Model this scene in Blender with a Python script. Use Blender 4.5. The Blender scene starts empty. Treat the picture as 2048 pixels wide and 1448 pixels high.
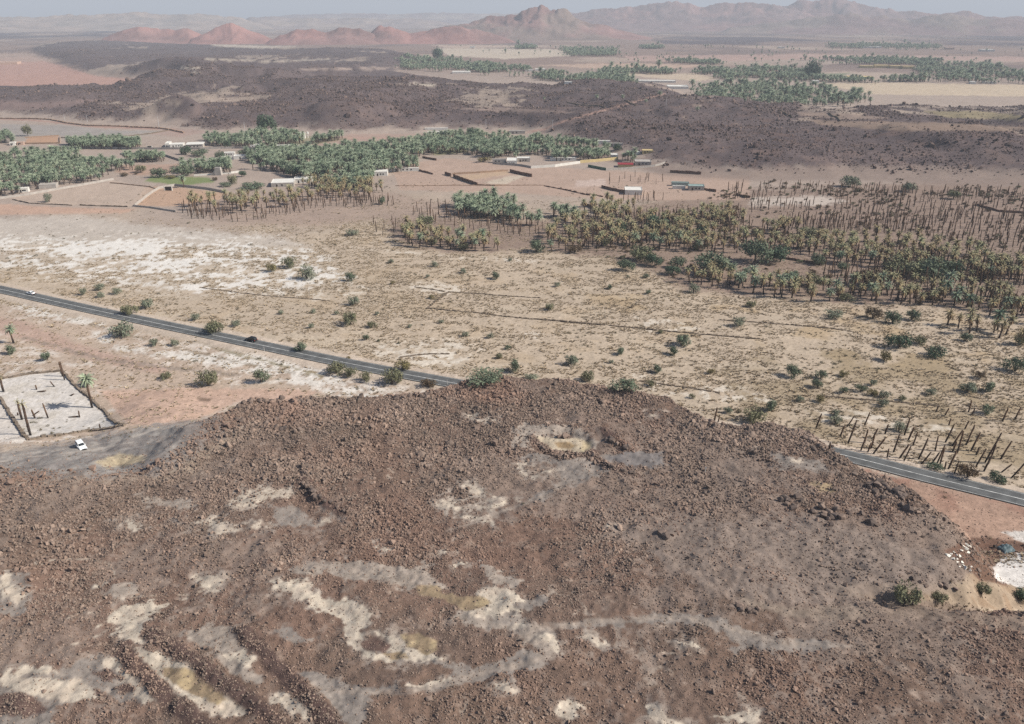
import bpy, math, random
import numpy as np
from mathutils import Vector, Matrix, Euler

random.seed(7)
RNG = np.random.default_rng(11)
R = math.radians
scene = bpy.context.scene
COL = scene.collection

# ---------------------------------------------------------------- camera, light, exposure
CAM_H, PITCH, F = 120.0, R(23.5), 1600.0          # metres, tilt below the horizon, focal length in photo pixels (2048 wide)
cam_data = bpy.data.cameras.new('camera')
cam = bpy.data.objects.new('camera', cam_data)
COL.objects.link(cam)
cam.location = (0, 0, CAM_H)
cam.rotation_euler = (R(90) - PITCH, 0, 0)
cam_data.sensor_width = 36.0
cam_data.lens = 36.0 * F / 2048.0
cam_data.clip_start = 1.0
cam_data.clip_end = 60000.0
scene.camera = cam

SUN_EL, SUN_AZ = R(39), R(-6)                      # azimuth counted from +x towards +y
sun_dir = Vector((math.cos(SUN_EL) * math.cos(SUN_AZ), math.cos(SUN_EL) * math.sin(SUN_AZ), math.sin(SUN_EL)))
world = bpy.data.worlds.new('World')
scene.world = world
world.use_nodes = True
wn, wl = world.node_tree.nodes, world.node_tree.links
sky = wn.new('ShaderNodeTexSky')
sky.sky_type = 'NISHITA'
sky.sun_disc = False
sky.sun_elevation = SUN_EL
sky.sun_rotation = R(90) - SUN_AZ
sky.altitude = 700
sky.air_density = 1.0
sky.dust_density = 2.0
sky.ozone_density = 1.0
wl.new(sky.outputs[0], wn['Background'].inputs[0])
wn['Background'].inputs[1].default_value = 0.085

sun_data = bpy.data.lights.new('sun', 'SUN')
sun_data.energy = 5.0
sun_data.angle = R(0.55)
sun_data.color = (1.0, 0.94, 0.84)
sun = bpy.data.objects.new('sun', sun_data)
COL.objects.link(sun)
sun.rotation_euler = sun_dir.to_track_quat('Z', 'Y').to_euler()
sun.location = (300, -50, 300)

scene.view_settings.view_transform = 'Standard'
scene.view_settings.look = 'None'
scene.view_settings.gamma = 1.0
scene.view_settings.use_curve_mapping = False
scene.view_settings.exposure = 0.33
scene.cycles.max_bounces = 4
scene.cycles.diffuse_bounces = 2
scene.cycles.volume_bounces = 0
scene.cycles.use_denoising = False

# ---------------------------------------------------------------- numeric helpers
def vnoise(x, y, seed=0):
    xi = np.floor(x).astype(np.int64); yi = np.floor(y).astype(np.int64)
    fx = x - xi; fy = y - yi
    fx = fx * fx * fx * (fx * (fx * 6 - 15) + 10); fy = fy * fy * fy * (fy * (fy * 6 - 15) + 10)
    def h(a, b):
        n = (a * 374761393 + b * 668265263 + seed * 1442695041) & 0xFFFFFFFF
        n = ((n ^ (n >> 13)) * 1274126177) & 0xFFFFFFFF
        return ((n ^ (n >> 16)) & 0xFFFF) / 65535.0
    a = h(xi, yi); b = h(xi + 1, yi); c = h(xi, yi + 1); d = h(xi + 1, yi + 1)
    return (a + (b - a) * fx) * (1 - fy) + (c + (d - c) * fx) * fy

def fbm(x, y, oct=4, seed=0):                      # about -1 .. 1
    s = np.zeros_like(x, dtype=float); amp, tot = 1.0, 0.0
    for i in range(oct):
        ca, sa = math.cos(i * 0.7), math.sin(i * 0.7)
        s += amp * (vnoise((x * ca - y * sa) * 2.0 ** i, (x * sa + y * ca) * 2.0 ** i, seed + i) * 2 - 1)
        tot += amp; amp *= 0.55
    return s / tot * 1.6

def ridged(x, y, oct=4, seed=0):                   # 0 .. 1, sharp crests
    s = np.zeros_like(x, dtype=float); amp, tot = 1.0, 0.0
    for i in range(oct):
        n = 1 - np.abs(vnoise(x * 2.0 ** i, y * 2.0 ** i, seed + i) * 2 - 1)
        s += amp * n * n; tot += amp; amp *= 0.5
    return s / tot

def sstep(a, b, x):
    t = np.clip((x - a) / (b - a), 0, 1)
    return t * t * (3 - 2 * t)

def seg_dist(px, py, pts, closed):
    d2 = np.full(px.shape, 1e30)
    n = len(pts)
    for i in range(n if closed else n - 1):
        ax, ay = pts[i]; bx, by = pts[(i + 1) % n]
        dx, dy = bx - ax, by - ay
        L = dx * dx + dy * dy + 1e-12
        t = np.clip(((px - ax) * dx + (py - ay) * dy) / L, 0, 1)
        d2 = np.minimum(d2, (px - ax - t * dx) ** 2 + (py - ay - t * dy) ** 2)
    return np.sqrt(d2)

def inside(px, py, pts):
    c = np.zeros(px.shape, bool)
    n = len(pts)
    for i in range(n):
        ax, ay = pts[i]; bx, by = pts[(i + 1) % n]
        if ay == by: continue
        k = ((ay > py) != (by > py)) & (px < (bx - ax) * (py - ay) / (by - ay) + ax)
        c ^= k
    return c

def sdist(px, py, pts):                            # positive inside
    d = seg_dist(px, py, pts, True)
    return np.where(inside(px, py, pts), d, -d)

CP, SP = math.cos(PITCH), math.sin(PITCH)
def ray(u, v):
    a, b = u - 1024.0, 724.0 - v
    return np.array([a, F * CP + b * SP, -F * SP + b * CP])

def at(u, v, z=0.0):                               # the point of height z that the photograph shows at pixel (u, v)
    d = ray(u, v); t = (z - CAM_H) / d[2]
    return d[0] * t, d[1] * t

def project(x, y, z):
    dz = z - CAM_H
    dep = y * CP - dz * SP
    dep = np.maximum(dep, 1e-3)
    return 1024 + F * x / dep, 724 - F * (y * SP + dz * CP) / dep

def wpoly(pts):                                    # pixel outline (u, v[, z]) to a ground outline
    return [at(p[0], p[1], p[2] if len(p) > 2 else 0.0) for p in pts]

# ---------------------------------------------------------------- the shape of the land
PLATEAU_H = 14.0
PLATEAU = wpoly([(a, b, 14) for a, b in [(-260, 950), (0, 947), (120, 947), (200, 966), (300, 955), (318, 925), (345, 878), (400, 842),
    (462, 822), (480, 801), (560, 801), (640, 796), (780, 795), (850, 789), (882, 775), (940, 765), (1060, 757), (1180, 752), (1262, 771),
    (1340, 801), (1420, 846), (1480, 856), (1540, 851), (1600, 868), (1655, 900), (1690, 935), (1755, 958), (1812, 985), (1862, 1030),
    (1886, 1080), (1880, 1130), (1820, 1160), (1700, 1168), (1610, 1185), (1700, 1200), (1850, 1222), (2048, 1232), (2300, 1250), (4200, 1400), (6000, 4000), (-4000, 4000), (-2600, 1100)]])
MIDLAVA = wpoly([(-200, 222), (0, 226), (130, 239), (240, 247), (330, 246), (420, 262), (560, 258), (700, 268), (860, 260), (1000, 260),
    (1090, 264), (1150, 285), (1250, 304), (1320, 334), (1500, 350), (1700, 344), (1850, 350), (2300, 370),
    (2300, 198, 18), (2048, 193, 18), (1900, 192, 18), (1742, 188, 18), (1722, 199, 12), (1690, 213, 8), (1560, 216, 8), (1400, 202, 8), (1380, 182, 10),
    (1290, 172, 12), (1150, 166, 12), (1000, 161, 12), (900, 149, 12), (830, 141, 12), (780, 133, 10), (822, 119, 10), (842, 106, 10),
    (780, 98, 8), (560, 95, 8), (400, 88, 8), (200, 81, 8), (85, 86, 6), (62, 105), (112, 125), (190, 150), (330, 160), (352, 176), (250, 179),
    (100, 181), (0, 181), (-200, 181)])
ROAD_PX = [(-1100, 372), (-640, 454), (-260, 524), (-120, 553), (0, 578), (185, 619), (470, 679), (700, 727), (930, 770), (1200, 818), (1450, 862), (1670, 906), (1850, 951), (2048, 999),
           (2250, 1049), (2500, 1112), (3000, 1237), (3700, 1412)]
ROAD_Z = 0.7
def smooth_line(pts, n=8):
    out = []
    P = [np.array(p, float) for p in pts]
    for i in range(len(P) - 1):
        p0 = P[max(i - 1, 0)]; p1 = P[i]; p2 = P[i + 1]; p3 = P[min(i + 2, len(P) - 1)]
        for k in range(n):
            t = k / n
            out.append(0.5 * ((2 * p1) + (-p0 + p2) * t + (2 * p0 - 5 * p1 + 4 * p2 - p3) * t * t + (-p0 + 3 * p1 - 3 * p2 + p3) * t ** 3))
    out.append(P[-1])
    return [tuple(p) for p in out]
ROAD = smooth_line([at(u, v, ROAD_Z) for u, v in ROAD_PX], 10)
# ruined stone banks on the plateau
BANKS = [wpoly([(a, b, 14) for a, b in L]) for L in [
    [(242, 1297), (272, 1335), (303, 1369), (340, 1403), (390, 1440), (420, 1470)],
    [(303, 1267), (382, 1320), (416, 1346), (473, 1384), (520, 1420), (560, 1460)],
    [(480, 1262), (530, 1308), (568, 1346), (605, 1388), (643, 1430), (675, 1470)],
    [(606, 968), (625, 985), (655, 1008), (692, 1022)],
    [(1068, 880), (1090, 898), (1120, 908), (1160, 912), (1188, 907)],
    [(1193, 918), (1215, 930), (1245, 940), (1270, 947)],
    [(1207, 868), (1230, 886), (1262, 898)]]]
MESAS = [(-700, 1780, 170, 12), (-520, 1420, 150, 10), (150, 1700, 240, 9), (-560, 1700, 260, 16), (-640, 1180, 70, 7), (-250, 1300, 170, 14), (250, 1250, 240, 10),
         (640, 860, 110, 11), (420, 780, 70, 9), (900, 950, 160, 12), (-420, 1010, 45, 13), (-190, 1000, 60, 12), (60, 960, 70, 10)]

def land(x, y):
    r = np.hypot(x, y)
    z = 0.35 * fbm(x / 60, y / 60, 3, 5) * sstep(100, 300, r)
    # near plateau
    m = r < 520
    if m.any():
        xm, ym = x[m], y[m]
        sd = sdist(xm, ym, PLATEAU) + 1.6 * fbm(xm / 9, ym / 9, 3, 21)
        w = 9.0 + 50.0 * sstep(-80, -125, xm)
        w = np.where((xm > 60) & (ym < 205), 20.0, w)
        f = sstep(-w, 0.5, sd)
        hh = PLATEAU_H * f + f * (0.9 * fbm(xm / 22, ym / 22, 4, 31) + 0.42 * fbm(xm / 3.6, ym / 3.6, 3, 32) + 0.9 * np.maximum(ridged(xm / 26, ym / 26, 3, 34) - .62, 0))
        px_, py_ = at(1122, 887, 14)
        hh -= 1.3 * (1 - sstep(.75, 1.1, np.hypot((xm - px_) / 8.6, (ym - py_) / 6.5)))
        for B in BANKS:
            bx = [p[0] for p in B]; by = [p[1] for p in B]
            k = (xm > min(bx) - 6) & (xm < max(bx) + 6) & (ym > min(by) - 6) & (ym < max(by) + 6)
            if k.any():
                d = seg_dist(xm[k], ym[k], B, False)
                hh[k] += .75 * np.exp(-(d / 1.5) ** 2) * (0.75 + 0.5 * fbm(xm[k] / 2.5, ym[k] / 2.5, 2, 33))
        z[m] += hh
        d = seg_dist(xm, ym, ROAD, False)
        k = sstep(5.0, 9.5, d)
        z[m] = z[m] * k + (ROAD_Z - 0.22) * (1 - k)
    # lava country in the middle distance
    m = r > 600
    if m.any():
        xm, ym = x[m], y[m]
        sd = sdist(xm, ym, MIDLAVA) + 14 * fbm(xm / 70, ym / 70, 3, 41)
        f = sstep(-30, 65, sd)
        g = 11 + 4.2 * fbm(xm / 300, ym / 240, 4, 42) + 2.0 * fbm(xm / 45, ym / 45, 3, 43) + 1.4 * ridged(xm / 28, ym / 28, 3, 45)
        for (mx, my, mr, mh) in MESAS:
            q = np.hypot(xm - mx, (ym - my) * 0.8) / mr + 0.22 * fbm(xm / 50, ym / 50, 3, 44)
            g += mh * (1 - sstep(0.45, 1.15, q))
        z[m] += np.maximum(f * g, 0)
    return z

AZ_HALF = R(46)
NC = 900
t = np.linspace(-1, 1, NC)
AZ = AZ_HALF * (0.78 * t + 0.22 * t ** 3)
wide = np.radians([48, 51, 55, 60, 66, 73, 81, 90, 100, 112])
AZ = np.concatenate([-wide[::-1], AZ, wide]); NC = len(AZ)
rows = [6.0, 14.0, 22.0, 30.0, 36.0, 42.0, 47.0, 52.0, 56.0, 60.0, 63.0]
v = 1640.0
while v > 60:
    rows.append(float(np.hypot(*at(1024, v, 0))))
    v -= 2.15 if v > 330 else 1.25
rr = rows[-1]
while rr < 34000:
    rr *= 1.06; rows.append(rr)
RAD = np.array(rows)
GA, GR = np.meshgrid(AZ, RAD)
GX, GY = GR * np.sin(GA), GR * np.cos(GA)
GZ = land(GX.ravel(), GY.ravel()).reshape(GX.shape)
NR = len(RAD)

def grid_get(G, x, y):
    x = np.asarray(x, float); y = np.asarray(y, float)
    r = np.hypot(x, y); a = np.arctan2(x, y)
    i = np.clip(np.searchsorted(RAD, r) - 1, 0, NR - 2)
    j = np.clip(np.searchsorted(AZ, a) - 1, 0, NC - 2)
    fi = np.clip((r - RAD[i]) / (RAD[i + 1] - RAD[i]), 0, 1); fj = np.clip((a - AZ[j]) / (AZ[j + 1] - AZ[j]), 0, 1)
    return (G[i, j] * (1 - fi) + G[i + 1, j] * fi) * (1 - fj) + (G[i, j + 1] * (1 - fi) + G[i + 1, j + 1] * fi) * fj

def hz(x, y):
    return float(grid_get(GZ, [x], [y])[0])

RS = np.geomspace(70, 14000, 1400)
def ground(u, v):                                  # where the line of sight of a photo pixel meets the land
    d = ray(u, v); h = math.hypot(d[0], d[1])
    x, y, z = d[0] / h * RS, d[1] / h * RS, CAM_H + d[2] / h * RS
    k = np.nonzero(z <= grid_get(GZ, x, y))[0]
    i = int(k[0]) if len(k) else len(RS) - 1
    lo, hi = RS[max(i - 1, 0)], RS[i]
    for _ in range(10):
        mid = (lo + hi) / 2
        if CAM_H + d[2] / h * mid <= hz(d[0] / h * mid, d[1] / h * mid): hi = mid
        else: lo = mid
    x, y = d[0] / h * hi, d[1] / h * hi
    return Vector((x, y, hz(x, y)))

def ppm(p):                                        # photo pixels per metre at a point
    return F / (p[1] * CP - (p[2] - CAM_H) * SP)

# ---------------------------------------------------------------- ground colours (albedo) laid out on the land
def lin(c):
    c = np.array(c, float) / 255.0
    c = np.where(c <= 0.04045, c / 12.92, ((c + 0.055) / 1.055) ** 2.4)
    return c
GU, GV = project(GX.ravel(), GY.ravel(), GZ.ravel())
FX, FY = GX.ravel(), GY.ravel()
NB = len(FX)
ALB = 0.74
COLR = np.tile(lin((196, 177, 155)) * ALB, (NB, 1))
ROCK = np.zeros(NB)                                # how stony the near plateau is
TUFT = np.zeros(NB)                                # how grassy the plain is
N_F = fbm(FX / 1.1, FY / 1.1, 2, 50) * (FX * FX + FY * FY < 330 ** 2); N_S = fbm(FX / 3.0, FY / 3.0, 3, 51); N_M = fbm(FX / 14.0, FY / 14.0, 4, 52); N_L = fbm(FX / 70.0, FY / 70.0, 4, 53)
N_STREAK = fbm(FX / 30.0, FY / 7.0, 4, 54)

def paint(mask, rgb, k=1.0):
    a = (np.clip(mask, 0, 1) * k)[:, None]
    COLR[:] = COLR * (1 - a) + lin(rgb) * ALB * a

def area(poly, soft=4.0, na=7.0, zs=1.7, big=0.0, grow=0.0):
    us = [p[0] for p in poly]; vs = [p[1] for p in poly]
    pad = soft + na * 2 + 25 + abs(big) * 2
    m = (GU > min(us) - pad) & (GU < max(us) + pad) & (GV > min(vs) - pad) & (GV < max(vs) + pad) & (GR.ravel() < 30000)
    out = np.zeros(NB)
    if m.any():
        q = [(a, b * zs) for a, b in poly]
        sd = sdist(GU[m], GV[m] * zs, q) + na * (0.6 * N_S[m] + 0.5 * N_M[m] + 0.55 * N_F[m]) + big * N_M[m] + grow
        out[m] = sstep(-soft, soft, sd)
    return out

def line_area(pts, w, soft=2.0, na=1.5, zs=1.7):
    us = [p[0] for p in pts]; vs = [p[1] for p in pts]
    pad = w + soft + na * 2 + 8
    m = (GU > min(us) - pad) & (GU < max(us) + pad) & (GV > min(vs) - pad) & (GV < max(vs) + pad)
    out = np.zeros(NB)
    if m.any():
        d = seg_dist(GU[m], GV[m] * zs, [(a, b * zs) for a, b in pts], False) + na * N_S[m]
        out[m] = 1 - sstep(w - soft, w + soft, d)
    return out

def Z(ox, oy, k, pts):                             # outline read off an enlarged view
    return [(ox + a * k, oy + b * k) for a, b in pts]
Z6 = lambda *p: Z(0, 900, 0.3784, p)
Z7 = lambda *p: Z(600, 1000, 0.3418, p)
Z8 = lambda *p: Z(1300, 1000, 0.3652, p)
Z5 = lambda *p: Z(900, 800, 0.293, p)
r_ = GR.ravel()
# the plain: straw grass near, pinkish bare earth towards the villages, far plains
farther = sstep(430, 640, r_ + 60 * N_L)
paint(farther, (178, 160, 147))
paint(sstep(0.1, 0.6, N_M + 0.5 * N_L) * (1 - farther), (182, 160, 132), 0.5)
paint(sstep(0.3, 0.8, N_STREAK) * (1 - farther), (206, 190, 168), 0.35)
TUFT[:] = (1 - farther)
paint(sstep(1500, 2400, r_), (150, 128, 117))
paint(sstep(0.15, 0.6, fbm(FX / 260, FY / 420, 4, 61)) * sstep(1700, 2600, r_), (128, 111, 106), 0.85)
paint(sstep(0.3, 0.7, fbm(FX / 330, FY / 300, 4, 62)) * sstep(1700, 2600, r_), (196, 176, 158), 0.6)

# golden / darker belts in the grass at the orchard's edge
m = area([(1150, 560), (1500, 610), (1800, 630), (2100, 660), (2100, 780), (1800, 740), (1500, 700), (1250, 660)], 40, 20)
paint(m * sstep(-0.1, 0.5, N_M), (180, 154, 116), 0.5)
m = area([(1300, 720), (1700, 690), (2100, 760), (2100, 960), (1900, 930), (1640, 880), (1480, 850), (1350, 800)], 40, 20)
paint(m * sstep(-0.3, 0.5, N_M), (158, 140, 112), 0.7)
# ground under the burnt orchard
m = area([(760, 430), (1150, 445), (1300, 405), (1480, 380), (2200, 350), (2200, 660), (1900, 612), (1660, 606), (1370, 580), (1250, 520), (1100, 500), (900, 505), (800, 490)], 14, 16)
paint(m, (152, 130, 116), 0.9); TUFT *= 1 - m * 0.75
paint(m * sstep(0.2, 0.6, N_S + 0.5 * N_M), (128, 108, 98), 0.6)
m = area([(360, 400), (640, 375), (800, 385), (1000, 430), (820, 440), (620, 450), (440, 445)], 14, 12)
paint(m, (168, 146, 132), 0.8); TUFT *= 1 - m * 0.7
paint(area([(1500, 395), (1640, 392), (1700, 402), (1640, 410), (1500, 412)], 6, 8), (206, 192, 180), .8)
# field strips between village and orchard
for poly, c, k in [
    ([(780, 330), (900, 316), (1010, 330), (1300, 345), (1500, 352), (1500, 400), (1240, 400), (1000, 385), (800, 380)], (188, 160, 142), .8),
    ([(960, 366), (1020, 352), (1060, 350), (1010, 368)], (206, 190, 170), .9),
    ([(905, 352), (1015, 340), (1020, 348), (930, 362)], (196, 168, 140), .9),
    ([(1150, 360), (1210, 358), (1215, 372), (1150, 374)], (212, 190, 178), .7),
    ([(0, 268), (60, 258), (330, 262), (360, 266), (250, 274), (120, 280), (0, 286)], (172, 160, 150), .9),
    ([(0, 248), (120, 250), (240, 262), (330, 262), (180, 272), (0, 272)], (164, 156, 150), .9),
    ([(50, 287), (56, 274), (117, 271), (115, 286)], (190, 152, 124), 1),
    ([(345, 255), (420, 262), (360, 275), (300, 268)], (178, 152, 140), .8),
    ([(700, 268), (850, 268), (1000, 262), (940, 270), (800, 288), (690, 298), (600, 296), (640, 284)], (180, 152, 138), .8),
    ([(560, 273), (640, 271), (690, 278), (640, 288), (590, 290)], (140, 140, 106), .6),
    ([(300, 352), (420, 355), (430, 364), (360, 372), (290, 362)], (120, 138, 78), .85),
    ([(860, 300), (930, 296), (935, 304), (870, 312)], (128, 130, 84), .7),
    ([(290, 375), (330, 372), (450, 385), (440, 398), (350, 412), (270, 414)], (196, 160, 132), .8),
    ([(20, 395), (230, 362), (310, 378), (270, 412), (150, 412), (30, 402)], (198, 176, 158), .7),
    ([(-100, 404), (150, 415), (270, 418), (250, 426), (0, 430), (-100, 432)], (200, 164, 142), .85),
    ([(240, 330), (360, 328), (360, 345), (280, 352), (230, 345)], (186, 152, 132), .7)]:
    paint(area(poly, 3, 3), c, k)
# pale dry lake at the west
m = area([(-200, 440), (150, 432), (330, 452), (560, 474), (620, 492), (520, 500), (300, 486), (100, 492), (-200, 500)], 14, 10)
paint(m, (198, 186, 174)); TUFT *= 1 - m
m = area([(-200, 480), (100, 470), (560, 480), (640, 505), (700, 560), (560, 580), (380, 585), (200, 560), (100, 545), (-200, 520)], 30, 25)
paint(m, (206, 192, 174), .45)
w = m * sstep(0.08, 0.5, 0.7 * N_STREAK + 0.7 * N_S + 0.12)
paint(w, (228, 221, 212)); TUFT *= 1 - w
m = area([(90, 485), (300, 478), (520, 490), (480, 515), (420, 545), (360, 565), (260, 545), (130, 525)], 16, 22)
w = m * sstep(-0.35, 0.2, 0.6 * N_STREAK + 0.6 * N_S)
paint(w, (232, 226, 218)); TUFT *= 1 - w
for poly in [[(590, 590), (650, 582), (720, 572), (760, 575), (700, 590), (640, 598)], [(800, 570), (870, 565), (930, 578), (900, 590), (820, 582)],
             [(1045, 668), (1075, 666), (1078, 676), (1050, 674)], [(820, 712), (900, 706), (940, 716), (920, 734), (830, 730)],
             [(740, 690), (900, 680), (960, 700), (900, 720), (760, 712)], [(1290, 770), (1360, 785), (1420, 800), (1360, 812), (1300, 790)],
             [(1600, 820), (1660, 820), (1840, 842), (1900, 860), (1800, 856), (1640, 838)], [(1270, 750), (1500, 780), (1540, 800), (1400, 800)],
             [(1220, 630), (1340, 640), (1400, 660), (1300, 660)], [(1120, 525), (1000, 522), (860, 512), (700, 495), (860, 508), (1010, 518)]]:
    m = area(poly, 8, 9); w = m * sstep(-0.2, 0.45, N_S + 0.4 * N_M)
    paint(w, (220, 209, 194), .75); TUFT *= 1 - w
# between the road and the plateau, west side
m = area([(-200, 600), (0, 606), (300, 668), (640, 735), (900, 790), (860, 800), (480, 805), (330, 880), (240, 900), (-200, 920)], 8, 6)
paint(m, (194, 172, 154), .8); TUFT *= 1 - m * .7
w = m * sstep(0.0, 0.5, N_STREAK * .8 + N_S * .6)
paint(w, (220, 208, 196), .85)
for poly in [[(40, 605), (180, 625), (220, 655), (120, 640), (20, 625)], [(185, 665), (220, 660), (240, 690), (300, 700), (420, 708), (600, 740), (640, 755), (520, 748), (360, 718), (220, 700)],
             [(420, 690), (640, 738), (720, 770), (600, 770), (520, 745)], [(640, 778), (720, 772), (800, 790), (760, 800), (660, 792)]]:
    m = area(poly, 8, 9); w = m * sstep(-0.55, 0.0, N_S + .5 * N_STREAK)
    paint(w, (226, 218, 208), .9)
paint(area([(-100, 622), (40, 640), (160, 690), (330, 735), (330, 750), (160, 715), (0, 665), (-100, 650)], 9, 8), (188, 158, 142), .85)
paint(line_area([(50, 675), (120, 695), (200, 718), (330, 735), (480, 750)], 5, 4, 4), (150, 136, 124), .7)
paint(line_area([(150, 640), (330, 690), (480, 725), (620, 752)], 3, 3, 4), (142, 128, 108), .6)
paint(line_area([(380, 678), (450, 700), (520, 720), (610, 742), (640, 752)], 5, 4, 6), (136, 124, 92), .75)
paint(area([(200, 782), (360, 776), (560, 778), (640, 784), (600, 800), (480, 803), (400, 840), (330, 856), (262, 850), (225, 815)], 6, 6), (202, 170, 150), .95)
paint(area([(395, 795), (425, 797), (420, 803), (398, 802)], 3, 3), (120, 100, 84), .8)
# burnt white field
m = area([(-200, 752), (0, 758), (60, 747), (126, 742), (150, 775), (180, 800), (215, 835), (248, 852), (140, 866), (58, 878), (0, 800), (-200, 760)], 2, 2)
paint(m, (222, 214, 206)); TUFT *= 1 - m
paint(m * sstep(.1, .5, N_S + N_M * .6), (190, 180, 166), .6)
m = area([(-200, 790), (0, 800), (56, 880), (40, 888), (-200, 880)], 2, 2)
paint(m, (218, 208, 198)); TUFT *= 1 - m
# grey gravel apron with the parked car
m = area([(-300, 905), (0, 903), (120, 888), (250, 862), (330, 845), (430, 832), (470, 850), (400, 900), (330, 945), (200, 962), (0, 955), (-300, 955)], 14, 12)
paint(m, (158, 151, 145)); TUFT *= 1 - m
paint(m * sstep(.1, .6, N_S + N_M), (132, 124, 120), .7)
for L in ([(-40, 922), (60, 906), (160, 896), (260, 876), (330, 852)], [(-40, 930), (66, 913), (166, 903), (266, 884)]): paint(line_area(L, 2.2, 1.5, 1.5), (182, 172, 162), .7)
paint(area([(190, 925), (240, 908), (292, 914), (262, 930), (215, 936)], 5, 5), (190, 172, 140), .8)
paint(area([(-200, 886), (60, 886), (100, 890), (0, 908), (-200, 912)], 5, 4), (186, 172, 158), .6)
# road side earth
rd = np.full(NB, 999.0); k = r_ < 900
rd[k] = seg_dist(FX[k], FY[k], ROAD, False)
m = 1 - sstep(6.5, 9.5, rd + 1.0 * N_S)
paint(m, (204, 186, 168)); TUFT *= 1 - m
m = area([(1690, 925), (1760, 945), (2048, 1012), (2300, 1070), (2300, 1130), (2048, 1102), (1900, 1100), (1830, 1000)], 6, 6)
paint(m, (168, 130, 112), .95); TUFT *= 1 - m
paint(m * sstep(.1, .6, N_M), (184, 154, 134), .7)
# near plateau: lava rubble
sdP = np.full(NB, -99.0); k = r_ < 520
sdP[k] = sdist(FX[k], FY[k], PLATEAU)
m = sstep(-12, -4, sdP + 1.5 * N_S) * (r_ < 520)
m *= 1 - area([(-300, 895), (0, 900), (250, 862), (330, 845), (420, 835), (400, 860), (350, 905), (312, 935), (200, 955), (0, 940), (-300, 940)], 26, 16)
gully = area([(1650, 1172), (1760, 1168), (1880, 1170), (1930, 1160), (1960, 1130), (2300, 1130), (2300, 1250), (2048, 1222), (1900, 1208), (1750, 1200)], 8, 9)
apron = area([(-300, 905), (0, 903), (120, 888), (250, 862), (330, 845), (430, 832), (520, 840), (440, 900), (340, 950), (200, 965), (0, 955), (-300, 955)], 30, 20)
m *= 1 - gully
APRON_OLD = COLR.copy()
paint(m, (131, 108, 94)); TUFT *= 1 - m
ROCK[:] = m
paint(m * sstep(-.1, .6, N_L), (134, 107, 94), .6)
paint(m * sstep(.0, .5, N_M), (108, 93, 84), .5)
vein = m * sstep(.80, .9, ridged(FX / 24 + .4 * N_M, FY / 24 + .4 * N_S, 2, 66)) * sstep(.0, .5, fbm(FX / 40, FY / 40, 3, 67)) * sstep(-.4, .2, N_S)
paint(vein, (178, 162, 147), .8); ROCK *= 1 - vein * .8
dusty = m * sstep(.12, .42, fbm(FX / 34, FY / 34, 4, 68) + .22 * N_S + .3 * N_F)
paint(dusty, (146, 130, 119), .6); ROCK *= 1 - dusty * .55
paint(m * sstep(.35, .75, N_S - .2 * N_M), (150, 134, 122), .45)
COLR[:] = COLR * (1 - .6 * apron[:, None]) + APRON_OLD * .6 * apron[:, None]; ROCK *= 1 - .45 * apron
paint(gully, (172, 152, 130)); TUFT *= 1 - gully
paint(gully * sstep(.0, .5, N_S + .5 * N_M), (150, 124, 100), .6)

def bare(poly, rgb, soft=5, na=9, k=1.0, clear=0.96, grow=0.0):
    global ROCK
    m_ = area(poly, soft, na, 1.7, 0, grow) * k
    paint(m_, rgb); ROCK *= 1 - m_ * clear
    return m_
GREY, DUST, CREAM, OCHRE = (146, 136, 128), (166, 153, 141), (202, 188, 170), (154, 134, 108)
# stony but grey slopes
for poly, k in [(Z8((-300, 150), (200, 80), (500, 120), (900, 60), (1250, 180), (1560, 300), (1700, 440), (1640, 500), (1100, 560), (600, 560), (200, 420)), .8),
                ([(1390, 925), (1600, 905), (1690, 940), (1600, 990), (1450, 980)], .4),
                ([(380, 840), (480, 815), (640, 850), (560, 900), (380, 900)], .35)]:
    m_ = area(poly, 25, 20) * k
    paint(m_, (142, 127, 117)); ROCK *= 1 - m_ * .74
bare(Z8((480, 530), (620, 560), (760, 590), (1100, 575), (1260, 625), (1100, 660), (800, 645), (600, 605)), (150, 134, 120), 8, 8, .8)
bare(Z8((1240, 560), (1560, 540), (1700, 600), (2048, 640), (2300, 700), (2048, 720), (1600, 650), (1300, 640)), (146, 128, 114), 8, 8, .8)
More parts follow.
